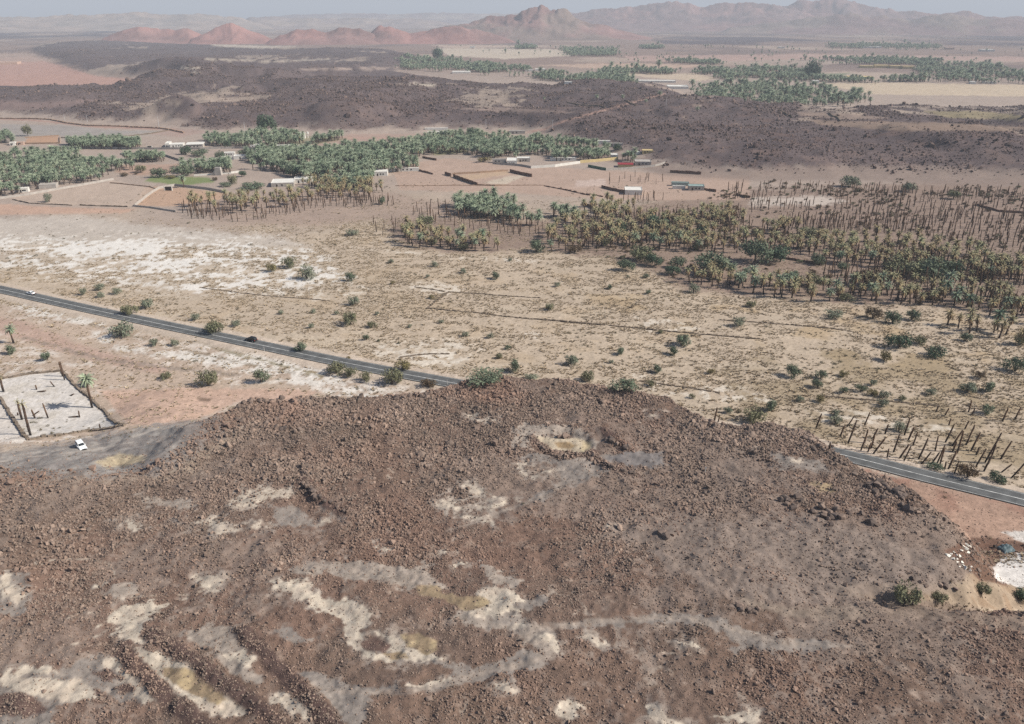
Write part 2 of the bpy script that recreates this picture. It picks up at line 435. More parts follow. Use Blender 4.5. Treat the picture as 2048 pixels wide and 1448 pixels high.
# dusty hollows
G6 = [Z6((1430, 312), (1540, 290), (1620, 330), (1640, 400), (1560, 408), (1490, 390)),
      Z6((960, 980), (1100, 915), (1260, 930), (1290, 1030), (1370, 1110), (1330, 1160), (1400, 1230), (1300, 1235), (1180, 1140), (1120, 1060), (1050, 1040)),
      Z6((1440, 950), (1540, 940), (1620, 1000), (1700, 985), (1560, 1032), (1500, 1010)),
      Z6((-80, 1220), (100, 1160), (250, 1140), (300, 1170), (420, 1130), (560, 1100), (640, 1110), (700, 1170), (760, 1250), (820, 1320), (760, 1335), (650, 1330), (560, 1300), (400, 1310), (300, 1350), (250, 1400), (300, 1500), (-80, 1500)),
      Z6((-100, 650), (60, 640), (150, 650), (170, 700), (130, 740), (170, 770), (120, 800), (130, 860), (60, 872), (-100, 865)),
      Z6((580, 690), (700, 700), (720, 750), (650, 790), (520, 770)),
      Z6((1580, 1160), (1700, 1180), (1760, 1240), (1860, 1280), (1860, 1420), (1760, 1340), (1650, 1230)),
      Z6((720, 230), (950, 270), (1100, 300), (1000, 320), (800, 290)),
      Z7((-60, 380), (270, 350), (480, 370), (640, 400), (720, 350), (790, 370), (750, 420), (790, 470), (870, 520), (700, 490), (640, 540), (540, 490), (400, 470), (300, 470), (150, 430), (40, 445), (-60, 440)),
      Z7((340, 790), (350, 850), (440, 900), (560, 960), (620, 920), (740, 920), (860, 955), (1000, 980), (1180, 930), (1300, 890), (1440, 915), (1430, 965), (1300, 990), (1150, 1015), (1050, 1055), (900, 1110), (700, 1120), (500, 1112), (400, 1150), (380, 1200), (370, 1330), (300, 1340), (220, 1250), (150, 1130), (100, 1060), (-20, 1030), (-20, 995), (110, 1005), (160, 1060), (250, 1080), (420, 1090), (700, 1080), (850, 1050), (900, 1000), (830, 965), (700, 935)),
      Z7((860, 660), (1010, 655), (1240, 740), (1180, 760), (960, 710)),
      Z7((1060, 540), (1130, 520), (1250, 545), (1310, 580), (1430, 580), (1400, 620), (1290, 650), (1285, 690), (1330, 742), (1480, 765), (2060, 668), (2060, 722), (1900, 735), (1600, 742), (1500, 770), (1525, 870), (1535, 905), (1440, 875), (1380, 862), (1350, 820), (1240, 740), (1100, 690), (1010, 660), (1110, 610)),
      Z7((1060, 380), (1130, 380), (1180, 440), (1310, 475), (1240, 510), (1130, 490), (1080, 440)),
      Z8((-20, 612), (150, 622), (300, 640), (500, 690), (600, 740), (720, 772), (880, 770), (1010, 790), (900, 822), (750, 832), (600, 832), (500, 828), (470, 900), (440, 930), (430, 880), (455, 790), (400, 730), (250, 668), (100, 662), (-20, 662)),
      Z5((560, 355), (700, 382), (980, 412), (1020, 380), (1200, 340), (1460, 350), (1470, 440), (1400, 470), (1260, 470), (1130, 430), (1000, 410), (1100, 480), (1000, 530), (880, 560), (740, 590), (620, 680), (480, 700), (700, 600), (740, 540), (740, 470), (640, 420), (480, 400)),
      Z5((420, 190), (560, 165), (840, 170), (960, 260), (1060, 300), (980, 350), (940, 280), (700, 235), (580, 250), (540, 330), (450, 300)),
      [(1540, 905), (1640, 920), (1665, 945), (1560, 940)]]
for poly in G6: bare(poly, DUST if len(poly) % 2 else GREY, 6, 13, .95, .93)
# pale clay
C6 = [Z6((510, 935), (600, 865), (650, 818), (740, 808), (865, 778), (830, 812), (985, 785), (900, 828), (810, 882), (740, 902), (735, 960), (745, 1022), (700, 1002), (595, 967), (650, 945), (640, 900), (590, 915)),
      Z6((695, 1035), (800, 1068), (920, 1098), (1020, 1130), (1100, 1178), (1180, 1230), (1250, 1310), (1335, 1372), (1280, 1402), (1200, 1402), (1100, 1372), (1000, 1322), (900, 1252), (815, 1192), (755, 1110)),
      Z6((1440, 690), (1560, 688), (1640, 710), (1600, 748), (1700, 788), (1760, 800), (1850, 830), (1850, 930), (1790, 905), (1740, 880), (1600, 772), (1500, 742), (1440, 720)),
      Z6((650, 370), (700, 372), (772, 410), (710, 432), (660, 402)), Z6((1210, 285), (1290, 215), (1400, 200), (1520, 215), (1520, 252), (1440, 258), (1330, 290), (1230, 302)),
      Z6((1045, 672), (1130, 660), (1172, 690), (1150, 730), (1192, 762), (1120, 752), (1060, 730)), Z6((470, 725), (540, 700), (572, 712), (520, 752)),
      Z6((40, 1190), (100, 1150), (250, 1142), (300, 1172), (200, 1190)), Z6((560, 1112), (640, 1112), (700, 1170), (760, 1250), (815, 1322), (760, 1330), (690, 1250), (640, 1160)),
      Z6((1180, 1090), (1290, 1040), (1368, 1110), (1330, 1160), (1250, 1130)), Z6((1400, 1350), (1480, 1290), (1560, 1320), (1662, 1402), (1640, 1428), (1560, 1372), (1480, 1342)),
      Z6((1050, 385), (1110, 355), (1170, 380), (1160, 400), (1080, 405)), Z6((1150, 420), (1250, 410), (1255, 425), (1160, 436)), Z6((1310, 390), (1370, 380), (1385, 410), (1330, 420)), Z6((945, 385), (990, 388), (985, 405)),
      Z6((0, 640), (60, 655), (60, 700), (130, 760), (100, 800), (0, 780)), Z6((0, 1210), (200, 1200), (420, 1240), (560, 1310), (380, 1320), (200, 1290), (0, 1250)),
      Z7((-10, 540), (60, 560), (200, 590), (310, 588), (402, 640), (392, 752), (330, 762), (240, 712), (180, 652), (80, 602)), Z7((230, 720), (350, 760), (350, 850), (440, 905), (560, 930), (520, 960), (420, 910), (330, 860)),
      Z7((590, 880), (640, 868), (740, 908), (832, 930), (760, 928), (620, 922), (545, 885), (530, 840), (592, 828)), Z7((400, 750), (530, 800), (600, 840), (560, 850), (480, 800)),
      Z7((1060, 545), (1130, 522), (1250, 545), (1290, 590), (1200, 600), (1290, 650), (1200, 660), (1140, 680), (1020, 655), (1110, 610)), Z7((1330, 790), (1480, 775), (1528, 870), (1530, 900), (1440, 868), (1360, 820)), Z7((1250, 740), (1300, 735), (1380, 790), (1350, 815)),
      Z7((1140, 1080), (1190, 1078), (1242, 1120), (1170, 1112)), Z7((1690, 800), (1800, 830), (1760, 850)), Z7((1480, 1250), (1560, 1160), (1660, 1200), (1600, 1300)), Z7((0, 1240), (70, 1250), (90, 1290), (20, 1280)), Z7((600, 1090), (720, 1085), (880, 1040), (900, 1060), (740, 1100)),
      Z7((940, 95), (1000, 90), (1100, 120), (1165, 140), (1150, 155), (1080, 130)), Z7((780, 320), (880, 262), (890, 270), (800, 325)), Z7((900, 380), (980, 352), (990, 362), (910, 388)), Z7((460, 280), (550, 300), (530, 315)), Z7((130, 120), (180, 112), (190, 135), (140, 136)), Z7((820, 0), (960, 50), (940, 60), (840, 30)),
      Z8((170, 780), (250, 790), (330, 820), (240, 800)), Z8((-20, 1130), (100, 1200), (190, 1260), (100, 1230), (-20, 1160)), Z8((350, 1180), (600, 1160), (560, 1210), (400, 1200)), Z8((580, 735), (650, 742), (640, 752)),
      Z5((585, 250), (700, 262), (880, 262), (955, 300), (962, 342), (880, 362), (720, 348), (605, 312)), Z5((440, 440), (505, 440), (480, 478)), Z5((505, 508), (560, 515), (705, 462), (700, 485), (570, 530)), Z5((135, 585), (230, 600), (335, 658), (260, 655), (160, 622)), Z5((0, 690), (95, 745), (0, 715)), Z5((250, 688), (300, 690), (260, 702)),
      Z5((210, 725), (360, 700), (430, 670), (380, 720), (230, 740)), Z5((120, 95), (230, 90), (180, 110)), Z5((200, 145), (290, 140), (230, 155)), Z5((1310, 95), (1400, 105), (1330, 112)), Z5((1040, 840), (1110, 860), (1070, 870)),
      [(1560, 925), (1600, 918), (1612, 925)], [(1490, 895), (1502, 900), (1500, 905)]]
for poly in C6:
    halo = area(poly, 13, 24, 1.7, 0, 8) * .7; paint(halo, DUST); ROCK *= 1 - halo * .75
for poly in C6:
    m_ = bare(poly, CREAM, 3.0, 12, 1.0 if min(q[1] for q in poly) > 1080 else .75, .86, 3.5 if (max(q[0] for q in poly) - min(q[0] for q in poly)) > 75 and min(q[1] for q in poly) > 1080 else -1.5)
    paint(m_ * sstep(.15, .6, N_S + .3 * N_M), (180, 164, 148), .55)
paint(area(Z6((180, 592), (240, 600), (235, 612), (190, 606)), 4, 6), CREAM)
for L in [Z6((190, 600), (280, 580), (380, 575), (480, 577), (570, 598), (605, 645), (600, 690), (540, 710)), Z6((380, 1030), (480, 1000), (590, 935)), Z6((600, 790), (760, 770), (990, 765)),
          Z6((1000, 768), (1080, 740)), Z6((520, 860), (420, 860), (360, 890)), Z5((300, 735), (380, 690), (480, 690)), Z5((120, 790), (260, 830), (340, 870), (350, 960)), Z8((60, 830), (200, 850), (330, 830))]:
    m_ = line_area(L, 3.0, 2.5, 3.5) * sstep(-.5, .1, N_S)
    paint(m_, CREAM, .85); ROCK *= 1 - m_ * .8
for poly in [Z6((828, 1140), (950, 1148), (1050, 1180), (1150, 1240), (1205, 1322), (1150, 1342), (1020, 1292), (895, 1222)),
             Z7((685, 500), (800, 505), (840, 545), (1050, 570), (1115, 595), (1060, 632), (980, 642), (880, 612), (820, 577), (730, 562), (680, 530)),
             Z7((600, 790), (700, 778), (802, 830), (802, 882), (740, 902), (640, 852)), Z5((720, 292), (800, 285), (862, 310), (830, 336), (740, 326)), Z7((500, 900), (600, 890), (620, 920), (540, 940))]:
    m_ = bare(poly, OCHRE, 4, 6)
    paint(m_ * sstep(.1, .5, N_S), (186, 166, 130), .6)
m_ = bare(Z5((585, 250), (700, 262), (880, 262), (955, 300), (962, 342), (880, 362), (720, 348), (605, 312)), (198, 182, 158), 3, 3)
paint(area(Z5((720, 292), (800, 285), (862, 310), (830, 336), (740, 326)), 3, 3), (160, 136, 104))
m_ = bare(Z5((1040, 400), (1200, 345), (1440, 355), (1460, 430), (1400, 465), (1260, 465), (1130, 425)), (138, 131, 128), 6, 5)
paint(m_ * sstep(.1, .6, N_S), (120, 112, 108), .5)
m_ = area(Z5((900, 280), (960, 290), (955, 350), (900, 355)), 5, 5); paint(m_, (190, 172, 136), .7)
m_ = area([(1612, 962), (1660, 965), (1680, 985), (1640, 985)], 6, 6); paint(m_, (180, 160, 126), .7); ROCK *= 1 - m_ * .8
for L, w_ in [([(1040, 1262), (1110, 1252), (1200, 1242), (1300, 1236), (1380, 1238), (1440, 1250), (1500, 1270), (1580, 1287), (1700, 1292)], 9), ([(980, 1340), (900, 1366), (820, 1382), (740, 1386), (660, 1380)], 9), ([(1040, 1262), (1085, 1290), (1100, 1312), (1010, 1336)], 10),
              ([(620, 1130), (700, 1132), (800, 1140), (860, 1165)], 12), ([(900, 1060), (960, 1040), (1040, 1010), (1110, 985), (1130, 960)], 5)]:
    m_ = line_area(L, w_ * .95, 7, 7) * sstep(-1.3, -.2, N_S + .6 * N_M); paint(m_, (164, 150, 138), .92); ROCK *= 1 - m_ * .95
# rock islands inside the hollows
for poly in [Z6((-40, 1290), (120, 1285), (200, 1320), (240, 1370), (150, 1410), (-40, 1400)), Z6((505, 1180), (580, 1170), (640, 1200), (560, 1215)), Z6((610, 1260), (680, 1240), (725, 1270), (650, 1290)),
             Z6((500, 1265), (560, 1290), (600, 1325), (540, 1310)), Z7((350, 830), (440, 800), (530, 850), (480, 890), (400, 885))]:
    m_ = area(poly, 5, 8); paint(m_, (104, 84, 77)); ROCK = np.maximum(ROCK, m_)
for B in BANKS:
    d = np.full(NB, 99.0); k = r_ < 400; d[k] = seg_dist(FX[k], FY[k], B, False)
    m_ = 1 - sstep(1.0, 2.2, d + .5 * N_S); paint(m_, (92, 74, 69)); ROCK = np.maximum(ROCK, m_ * .98)
# tip at the gully
m_ = area([(1890, 1100), (1950, 1075), (2048, 1085), (2100, 1100), (2100, 1160), (2010, 1170), (1960, 1160)], 4, 6); paint(m_, (112, 84, 70), .9)
m_ = area([(1985, 1135), (2010, 1112), (2060, 1102), (2200, 1110), (2200, 1165), (2040, 1175), (1995, 1160)], 3, 4); paint(m_, (224, 218, 212))
m_ = area([(2005, 1064), (2048, 1062), (2200, 1080), (2200, 1092), (2048, 1086)], 3, 4); paint(m_, (216, 208, 200))
# lava country in the middle distance
k = r_ > 600
sdM = np.full(NB, -99.0); sdM[k] = sdist(FX[k], FY[k], MIDLAVA) + 14 * fbm(FX[k] / 70, FY[k] / 70, 3, 41) + 10 * N_M[k]
m = sstep(-12, 18, sdM); MID = m.copy()
paint(m, (108, 94, 93)); TUFT *= 1 - m
paint(m * sstep(.0, .7, fbm(FX / 120, FY / 160, 4, 71)), (90, 78, 79), .6)
paint(m * sstep(.15, .6, N_M) * sstep(1400, 900, r_), (112, 90, 82), .6)
front = m * sstep(120, 20, sdM) * sstep(1500, 1200, r_)
paint(front * sstep(.0, .7, N_M + .5 * N_L), (132, 115, 110), .5); MID *= 1 - .35 * front * sstep(.0, .7, N_M + .5 * N_L)
s = sstep(.56, .76, fbm(FX / 150, FY / 330, 4, 72) + .3 * N_M) * (GZ.ravel() < 24)
paint(m * s, (176, 158, 142), .7); MID *= 1 - s * .8
for poly, c in [([(360, 134), (400, 134), (400, 137), (362, 138)], CREAM), ([(370, 145), (402, 145), (400, 148)], CREAM), ([(410, 116), (560, 121), (660, 117), (660, 119), (560, 124), (410, 120)], (190, 176, 160)),
                ([(420, 88), (540, 92), (590, 93), (520, 97), (430, 93)], CREAM), ([(600, 137), (780, 134), (770, 139), (610, 141)], (170, 150, 138)), ([(815, 166), (875, 168), (870, 172), (820, 170)], CREAM),
                ([(405, 197), (500, 192), (560, 190), (500, 202), (420, 204)], (182, 162, 146)), ([(440, 183), (540, 190), (530, 193), (445, 187)], (182, 162, 146)), ([(0, 200), (60, 205), (200, 200), (130, 215), (0, 222)], (142, 120, 114)),
                ([(900, 217), (1010, 215), (1160, 225), (1000, 224)], (150, 130, 120)), ([(1590, 222), (1700, 228), (1800, 236), (1700, 240), (1600, 232)], (146, 126, 114)), ([(1780, 217), (1850, 226), (1900, 232), (1800, 226)], (176, 158, 142)),
                ([(1840, 222), (1960, 222), (2060, 232), (2060, 240), (1900, 236)], (150, 136, 104)), ([(1620, 240), (1900, 246), (2060, 255), (2060, 262), (1800, 262), (1640, 250)], (150, 128, 112))]:
    m_ = area(poly, 2.5, 2); paint(m_, c, .85); MID *= 1 - m_ * .9
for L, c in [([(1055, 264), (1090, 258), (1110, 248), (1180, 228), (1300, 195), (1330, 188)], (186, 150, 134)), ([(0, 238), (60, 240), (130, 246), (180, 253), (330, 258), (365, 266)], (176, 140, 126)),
             ([(690, 276), (800, 276), (980, 270), (1020, 262)], (190, 156, 140)), ([(640, 170), (720, 186), (760, 192)], (150, 132, 128)), ([(1290, 168), (1340, 178), (1380, 190)], (190, 168, 152))]:
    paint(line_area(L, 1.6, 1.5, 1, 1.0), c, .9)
paint(area([(1090, 268), (1160, 290), (1250, 308), (1330, 330), (1500, 338), (1700, 330), (2300, 345), (2300, 384), (2048, 374), (1700, 362), (1500, 362), (1320, 350), (1200, 318), (1090, 285)], 10, 8), (146, 128, 118), .85)
# pink basin, far strips
m = area([(-200, 128), (60, 112), (112, 128), (190, 152), (330, 162), (350, 176), (250, 179), (100, 180), (-200, 180)], 3, 3) * (GZ.ravel() < 9); paint(m, (186, 148, 134))
paint(area([(-200, 105), (60, 106), (110, 120), (60, 124), (-200, 126)], 3, 3) * (GZ.ravel() < 9), (180, 156, 142), .8)
for poly, c in [([(-200, 57), (120, 58), (230, 62), (300, 64), (200, 76), (60, 80), (-200, 78)], (84, 74, 82)), ([(1300, 78), (1400, 68), (1560, 66), (1700, 72), (2200, 70), (2200, 92), (1700, 90), (1500, 90), (1330, 88)], (88, 76, 82)),
                ([(1120, 62), (1500, 54), (2200, 54), (2200, 66), (1700, 66), (1300, 68)], (100, 86, 90)),
                ([(870, 96), (1100, 98), (1190, 105), (1140, 112), (1010, 118), (900, 112)], (206, 190, 170)), ([(860, 90), (1000, 90), (1100, 94), (900, 97)], (196, 174, 156)), ([(1080, 130), (1240, 126), (1400, 130), (1380, 136), (1200, 138)], (196, 168, 148)),
                ([(1230, 148), (1390, 147), (1440, 156), (1400, 162), (1330, 158)], (204, 184, 160)), ([(1640, 168), (1720, 165), (2200, 172), (2200, 196), (1740, 188)], (206, 186, 160)), ([(1630, 145), (1700, 143), (1830, 148), (1880, 160), (1640, 164)], (186, 166, 150)),
                ([(1250, 112), (1600, 108), (2200, 116), (2200, 126), (1700, 116), (1400, 124), (1260, 122)], (184, 154, 142)), ([(1520, 150), (1700, 146), (1690, 150), (1560, 154)], (130, 138, 110))]:
    m_ = area(poly, 2, 2.5)
    if sum(c) < 285: m_ = m_ * sstep(-.55, .25, fbm(FX / 420, FY / 900, 4, 63))
    paint(m_, c, .9)
lum = COLR @ np.array([.3, .6, .1])
COLR[:] = lum[:, None] + (COLR - lum[:, None]) * .94
COLR *= (1 + 0.08 * N_S + 0.05 * N_M + 0.12 * N_F)[:, None]
COLR[:] = np.clip(COLR, 0.02, 0.8)
ROCKG, TUFTG, MIDG = ROCK.reshape(GX.shape), TUFT.reshape(GX.shape), MID.reshape(GX.shape)

# ---------------------------------------------------------------- materials
def mat(name, rgb, rough=0.9, spec=0.15, noise=None, rnd=0.0, bump=0.0, metal=0.0, rgb2=None):
    m = bpy.data.materials.new(name); m.use_nodes = True
    n, l = m.node_tree.nodes, m.node_tree.links
    b = n['Principled BSDF']
    b.inputs['Roughness'].default_value = rough
    b.inputs['Specular IOR Level'].default_value = spec
    b.inputs['Metallic'].default_value = metal
    b.inputs['Base Color'].default_value = (*rgb, 1)
    cur = None
    if rgb2 is not None:
        oi = n.new('ShaderNodeObjectInfo')
        mx = n.new('ShaderNodeMix'); mx.data_type = 'RGBA'
        mx.inputs['A'].default_value = (*rgb, 1); mx.inputs['B'].default_value = (*rgb2, 1)
        l.new(oi.outputs['Random'], mx.inputs['Factor']); cur = mx.outputs['Result']
    if noise:
        scale, amt = noise
        g = n.new('ShaderNodeNewGeometry')
        t_ = n.new('ShaderNodeTexNoise'); t_.inputs['Scale'].default_value = scale; t_.inputs['Detail'].default_value = 4
        l.new(g.outputs['Position'], t_.inputs['Vector'])
        mr = n.new('ShaderNodeMapRange'); mr.inputs[1].default_value = .25; mr.inputs[2].default_value = .75
        mr.inputs[3].default_value = 1 - amt; mr.inputs[4].default_value = 1 + amt
        l.new(t_.outputs[0], mr.inputs[0])
        mm = n.new('ShaderNodeMix'); mm.data_type = 'RGBA'; mm.blend_type = 'MULTIPLY'
        mm.inputs['Factor'].default_value = 1.0
        if cur: l.new(cur, mm.inputs['A'])
        else: mm.inputs['A'].default_value = (*rgb, 1)
        l.new(mr.outputs[0], mm.inputs['B']); cur = mm.outputs['Result']
        if bump:
            bp = n.new('ShaderNodeBump'); bp.inputs['Strength'].default_value = bump; bp.inputs['Distance'].default_value = .3
            l.new(t_.outputs[0], bp.inputs['Height']); l.new(bp.outputs[0], b.inputs['Normal'])
    if cur: l.new(cur, b.inputs['Base Color'])
    return m

def L3(r, g, b, k=ALB): return tuple(float(q) for q in lin((r, g, b)) * k)

gm = bpy.data.materials.new('earth'); gm.use_nodes = True
n, l = gm.node_tree.nodes, gm.node_tree.links
b = n['Principled BSDF']; b.inputs['Roughness'].default_value = .95; b.inputs['Specular IOR Level'].default_value = .1
at_ = n.new('ShaderNodeAttribute'); at_.attribute_name = 'earth_colour'
ge = n.new('ShaderNodeNewGeometry')
n1 = n.new('ShaderNodeTexNoise'); n1.inputs['Scale'].default_value = .9; n1.inputs['Detail'].default_value = 6; n1.inputs['Roughness'].default_value = .7
l.new(ge.outputs['Position'], n1.inputs['Vector'])
mr = n.new('ShaderNodeMapRange'); mr.inputs[1].default_value = .3; mr.inputs[2].default_value = .7; mr.inputs[3].default_value = .8; mr.inputs[4].default_value = 1.2
l.new(n1.outputs[0], mr.inputs[0])
mm = n.new('ShaderNodeMix'); mm.data_type = 'RGBA'; mm.blend_type = 'MULTIPLY'; mm.inputs['Factor'].default_value = 1
l.new(at_.outputs['Color'], mm.inputs['A']); l.new(mr.outputs[0], mm.inputs['B']); l.new(mm.outputs['Result'], b.inputs['Base Color'])
bp = n.new('ShaderNodeBump'); bp.inputs['Strength'].default_value = .5; bp.inputs['Distance'].default_value = .35
l.new(n1.outputs[0], bp.inputs['Height']); l.new(bp.outputs[0], b.inputs['Normal'])

# ---------------------------------------------------------------- building blocks
def mesh_np(name, V, Fc, m=None, smooth=False):
    me = bpy.data.meshes.new(name)
    V = np.asarray(V, np.float32); Fc = np.asarray(Fc, np.int32)
    me.vertices.add(len(V)); me.vertices.foreach_set('co', V.ravel())
    k = Fc.shape[1]
    me.loops.add(Fc.size); me.loops.foreach_set('vertex_index', Fc.ravel())
    me.polygons.add(len(Fc)); me.polygons.foreach_set('loop_start', np.arange(0, Fc.size, k, dtype=np.int32))
    me.update(calc_edges=True)
    if smooth: me.polygons.foreach_set('use_smooth', np.ones(len(Fc), bool))
    if m: me.materials.append(m)
    return me

def link(name, me, parent=None, loc=None, rz=None):
    o = bpy.data.objects.new(name, me); COL.objects.link(o)
    if parent: o.parent = parent
    if loc is not None: o.location = loc
    if rz is not None: o.rotation_euler = (0, 0, rz)
    return o

def tag(o, label, cat, group=None):
    o['label'] = label; o['category'] = cat
    if group: o['group'] = group
    return o

def thing(name, label, cat, loc=(0, 0, 0), rz=0.0, group=None):
    return tag(link(name, None, None, loc, rz), label, cat, group)

def struct(name, me):
    o = link(name, me); o['kind'] = 'structure'; return o

class MB:                                          # collects polygons for one mesh
    def __init__(s): s.v, s.f = [], []
    def add(s, v, f):
        k = len(s.v); s.v += [tuple(p) for p in v]; s.f += [tuple(i + k for i in q) for q in f]
    def box(s, x0, x1, y0, y1, z0, z1, tx=0, ty=0):
        s.add([(x0, y0, z0), (x1, y0, z0), (x1, y1, z0), (x0, y1, z0), (x0 + tx, y0 + ty, z1), (x1 - tx, y0 + ty, z1), (x1 - tx, y1 - ty, z1), (x0 + tx, y1 - ty, z1)],
              [(0, 3, 2, 1), (4, 5, 6, 7), (0, 1, 5, 4), (1, 2, 6, 5), (2, 3, 7, 6), (3, 0, 4, 7)])
    def tube(s, pts, rad, n=6, cap=True):
        k = len(pts); vs, fs = [], []
        for i, p in enumerate(pts):
            p = Vector(p)
            d = (Vector(pts[min(i + 1, k - 1)]) - Vector(pts[max(i - 1, 0)])).normalized()
            a = d.cross(Vector((0, 0, 1)) if abs(d.z) < .9 else Vector((1, 0, 0))).normalized(); bb = d.cross(a)
            for j in range(n):
                w = 2 * math.pi * j / n
                vs.append(p + (a * math.cos(w) + bb * math.sin(w)) * rad[i])
        for i in range(k - 1):
            for j in range(n):
                fs.append((i * n + j, i * n + (j + 1) % n, (i + 1) * n + (j + 1) % n, (i + 1) * n + j))
        if cap: fs.append(tuple(range((k - 1) * n, k * n))); fs.append(tuple(reversed(range(n))))
        s.add(vs, fs)
    def mesh(s, name, m):
        me = bpy.data.meshes.new(name); me.from_pydata(s.v, [], s.f); me.materials.append(m); me.update(); return me

def scatter(name, P, S, RT, IX, sources, kind='stuff'):
    """one object of countless small pieces: sources (meshes) copied to the points P"""
    P = np.asarray(P, np.float32)
    me = bpy.data.meshes.new(name)
    me.vertices.add(len(P)); me.vertices.foreach_set('co', P.ravel())
    for an, ty, A, f in (('piece_size', 'FLOAT_VECTOR', S, 'vector'), ('piece_turn', 'FLOAT_VECTOR', RT, 'vector'), ('piece_kind', 'INT', IX, 'value')):
        a = me.attributes.new(an, ty, 'POINT')
        a.data.foreach_set(f, np.ascontiguousarray(A, np.int32 if ty == 'INT' else np.float32).ravel())
    me.update()
    o = link(name, me); o['kind'] = kind
    ng = bpy.data.node_groups.new(name, 'GeometryNodeTree')
    ng.interface.new_socket('Geometry', in_out='INPUT', socket_type='NodeSocketGeometry')
    ng.interface.new_socket('Geometry', in_out='OUTPUT', socket_type='NodeSocketGeometry')
    N, K = ng.nodes, ng.links
    gi, go = N.new('NodeGroupInput'), N.new('NodeGroupOutput')
    ip = N.new('GeometryNodeInstanceOnPoints'); jn = N.new('GeometryNodeJoinGeometry')
    for i, sm in reversed(list(enumerate(sources))):
        so = bpy.data.objects.new(name + '_piece', sm)
        oi = N.new('GeometryNodeObjectInfo'); oi.inputs['Object'].default_value = so; oi.inputs['As Instance'].default_value = True
        K.new(oi.outputs['Geometry'], jn.inputs[0])
    K.new(gi.outputs[0], ip.inputs['Points']); K.new(jn.outputs[0], ip.inputs['Instance'])
    ip.inputs['Pick Instance'].default_value = True
    for an, ty, sk in (('piece_size', 'FLOAT_VECTOR', 'Scale'), ('piece_turn', 'FLOAT_VECTOR', 'Rotation'), ('piece_kind', 'INT', 'Instance Index')):
        na_ = N.new('GeometryNodeInputNamedAttribute'); na_.data_type = ty; na_.inputs['Name'].default_value = an
        K.new(na_.outputs['Attribute'], ip.inputs[sk])
    K.new(ip.outputs[0], go.inputs[0])
    md = o.modifiers.new('copies', 'NODES'); md.node_group = ng
    return o
# ---------------------------------------------------------------- the land itself
V = np.stack([GX, GY, GZ], -1).reshape(-1, 3)
ii, jj = np.meshgrid(np.arange(NR - 1), np.arange(NC - 1), indexing='ij')
q = (ii * NC + jj).ravel()
me = mesh_np('ground', V, np.stack([q, q + 1, q + NC + 1, q + NC], -1), gm, True)
ca = me.color_attributes.new('earth_colour', 'FLOAT_COLOR', 'POINT')
ca.data.foreach_set('color', np.concatenate([COLR, np.ones((NB, 1))], 1).astype(np.float32).ravel())
struct('ground', me)

# road: asphalt sheet, painted lines, sandy shoulders are the ground
def ribbon(off0, off1, z, dash=None):
    P = [Vector((p[0], p[1], 0)) for p in ROAD]
    vs, fs = [], []
    for i, p in enumerate(P):
        d = (P[min(i + 1, len(P) - 1)] - P[max(i - 1, 0)]).normalized(); nrm = Vector((-d.y, d.x, 0))
        for o_ in (off0, off1): vs.append(tuple(p + nrm * o_ + Vector((0, 0, z))))
    for i in range(len(P) - 1): fs.append((2 * i, 2 * i + 2, 2 * i + 3, 2 * i + 1))
    return vs, fs
M_ASPH = mat('asphalt', (.098, .1, .1), .85, .2, (.35, .35), bump=.1)
M_LINE = mat('road_paint', (.5, .5, .48), .7, .2, (.9, .45))
def ribbon_obj(name, offs, z, m):
    b_ = MB()
    for o0, o1 in offs: b_.add(*ribbon(o0, o1, z))
    return struct(name, b_.mesh(name, m))
ribbon_obj('road', [(-3.7, 3.7)], ROAD_Z, M_ASPH)
ribbon_obj('road_centre_marking', [(-.13, .13)], ROAD_Z + .006, M_LINE)
ribbon_obj('road_edge_marking', [(-3.32, -3.2)], ROAD_Z + .006, M_LINE)
ribbon_obj('road_edge_marking', [(3.2, 3.32)], ROAD_Z + .006, M_LINE)

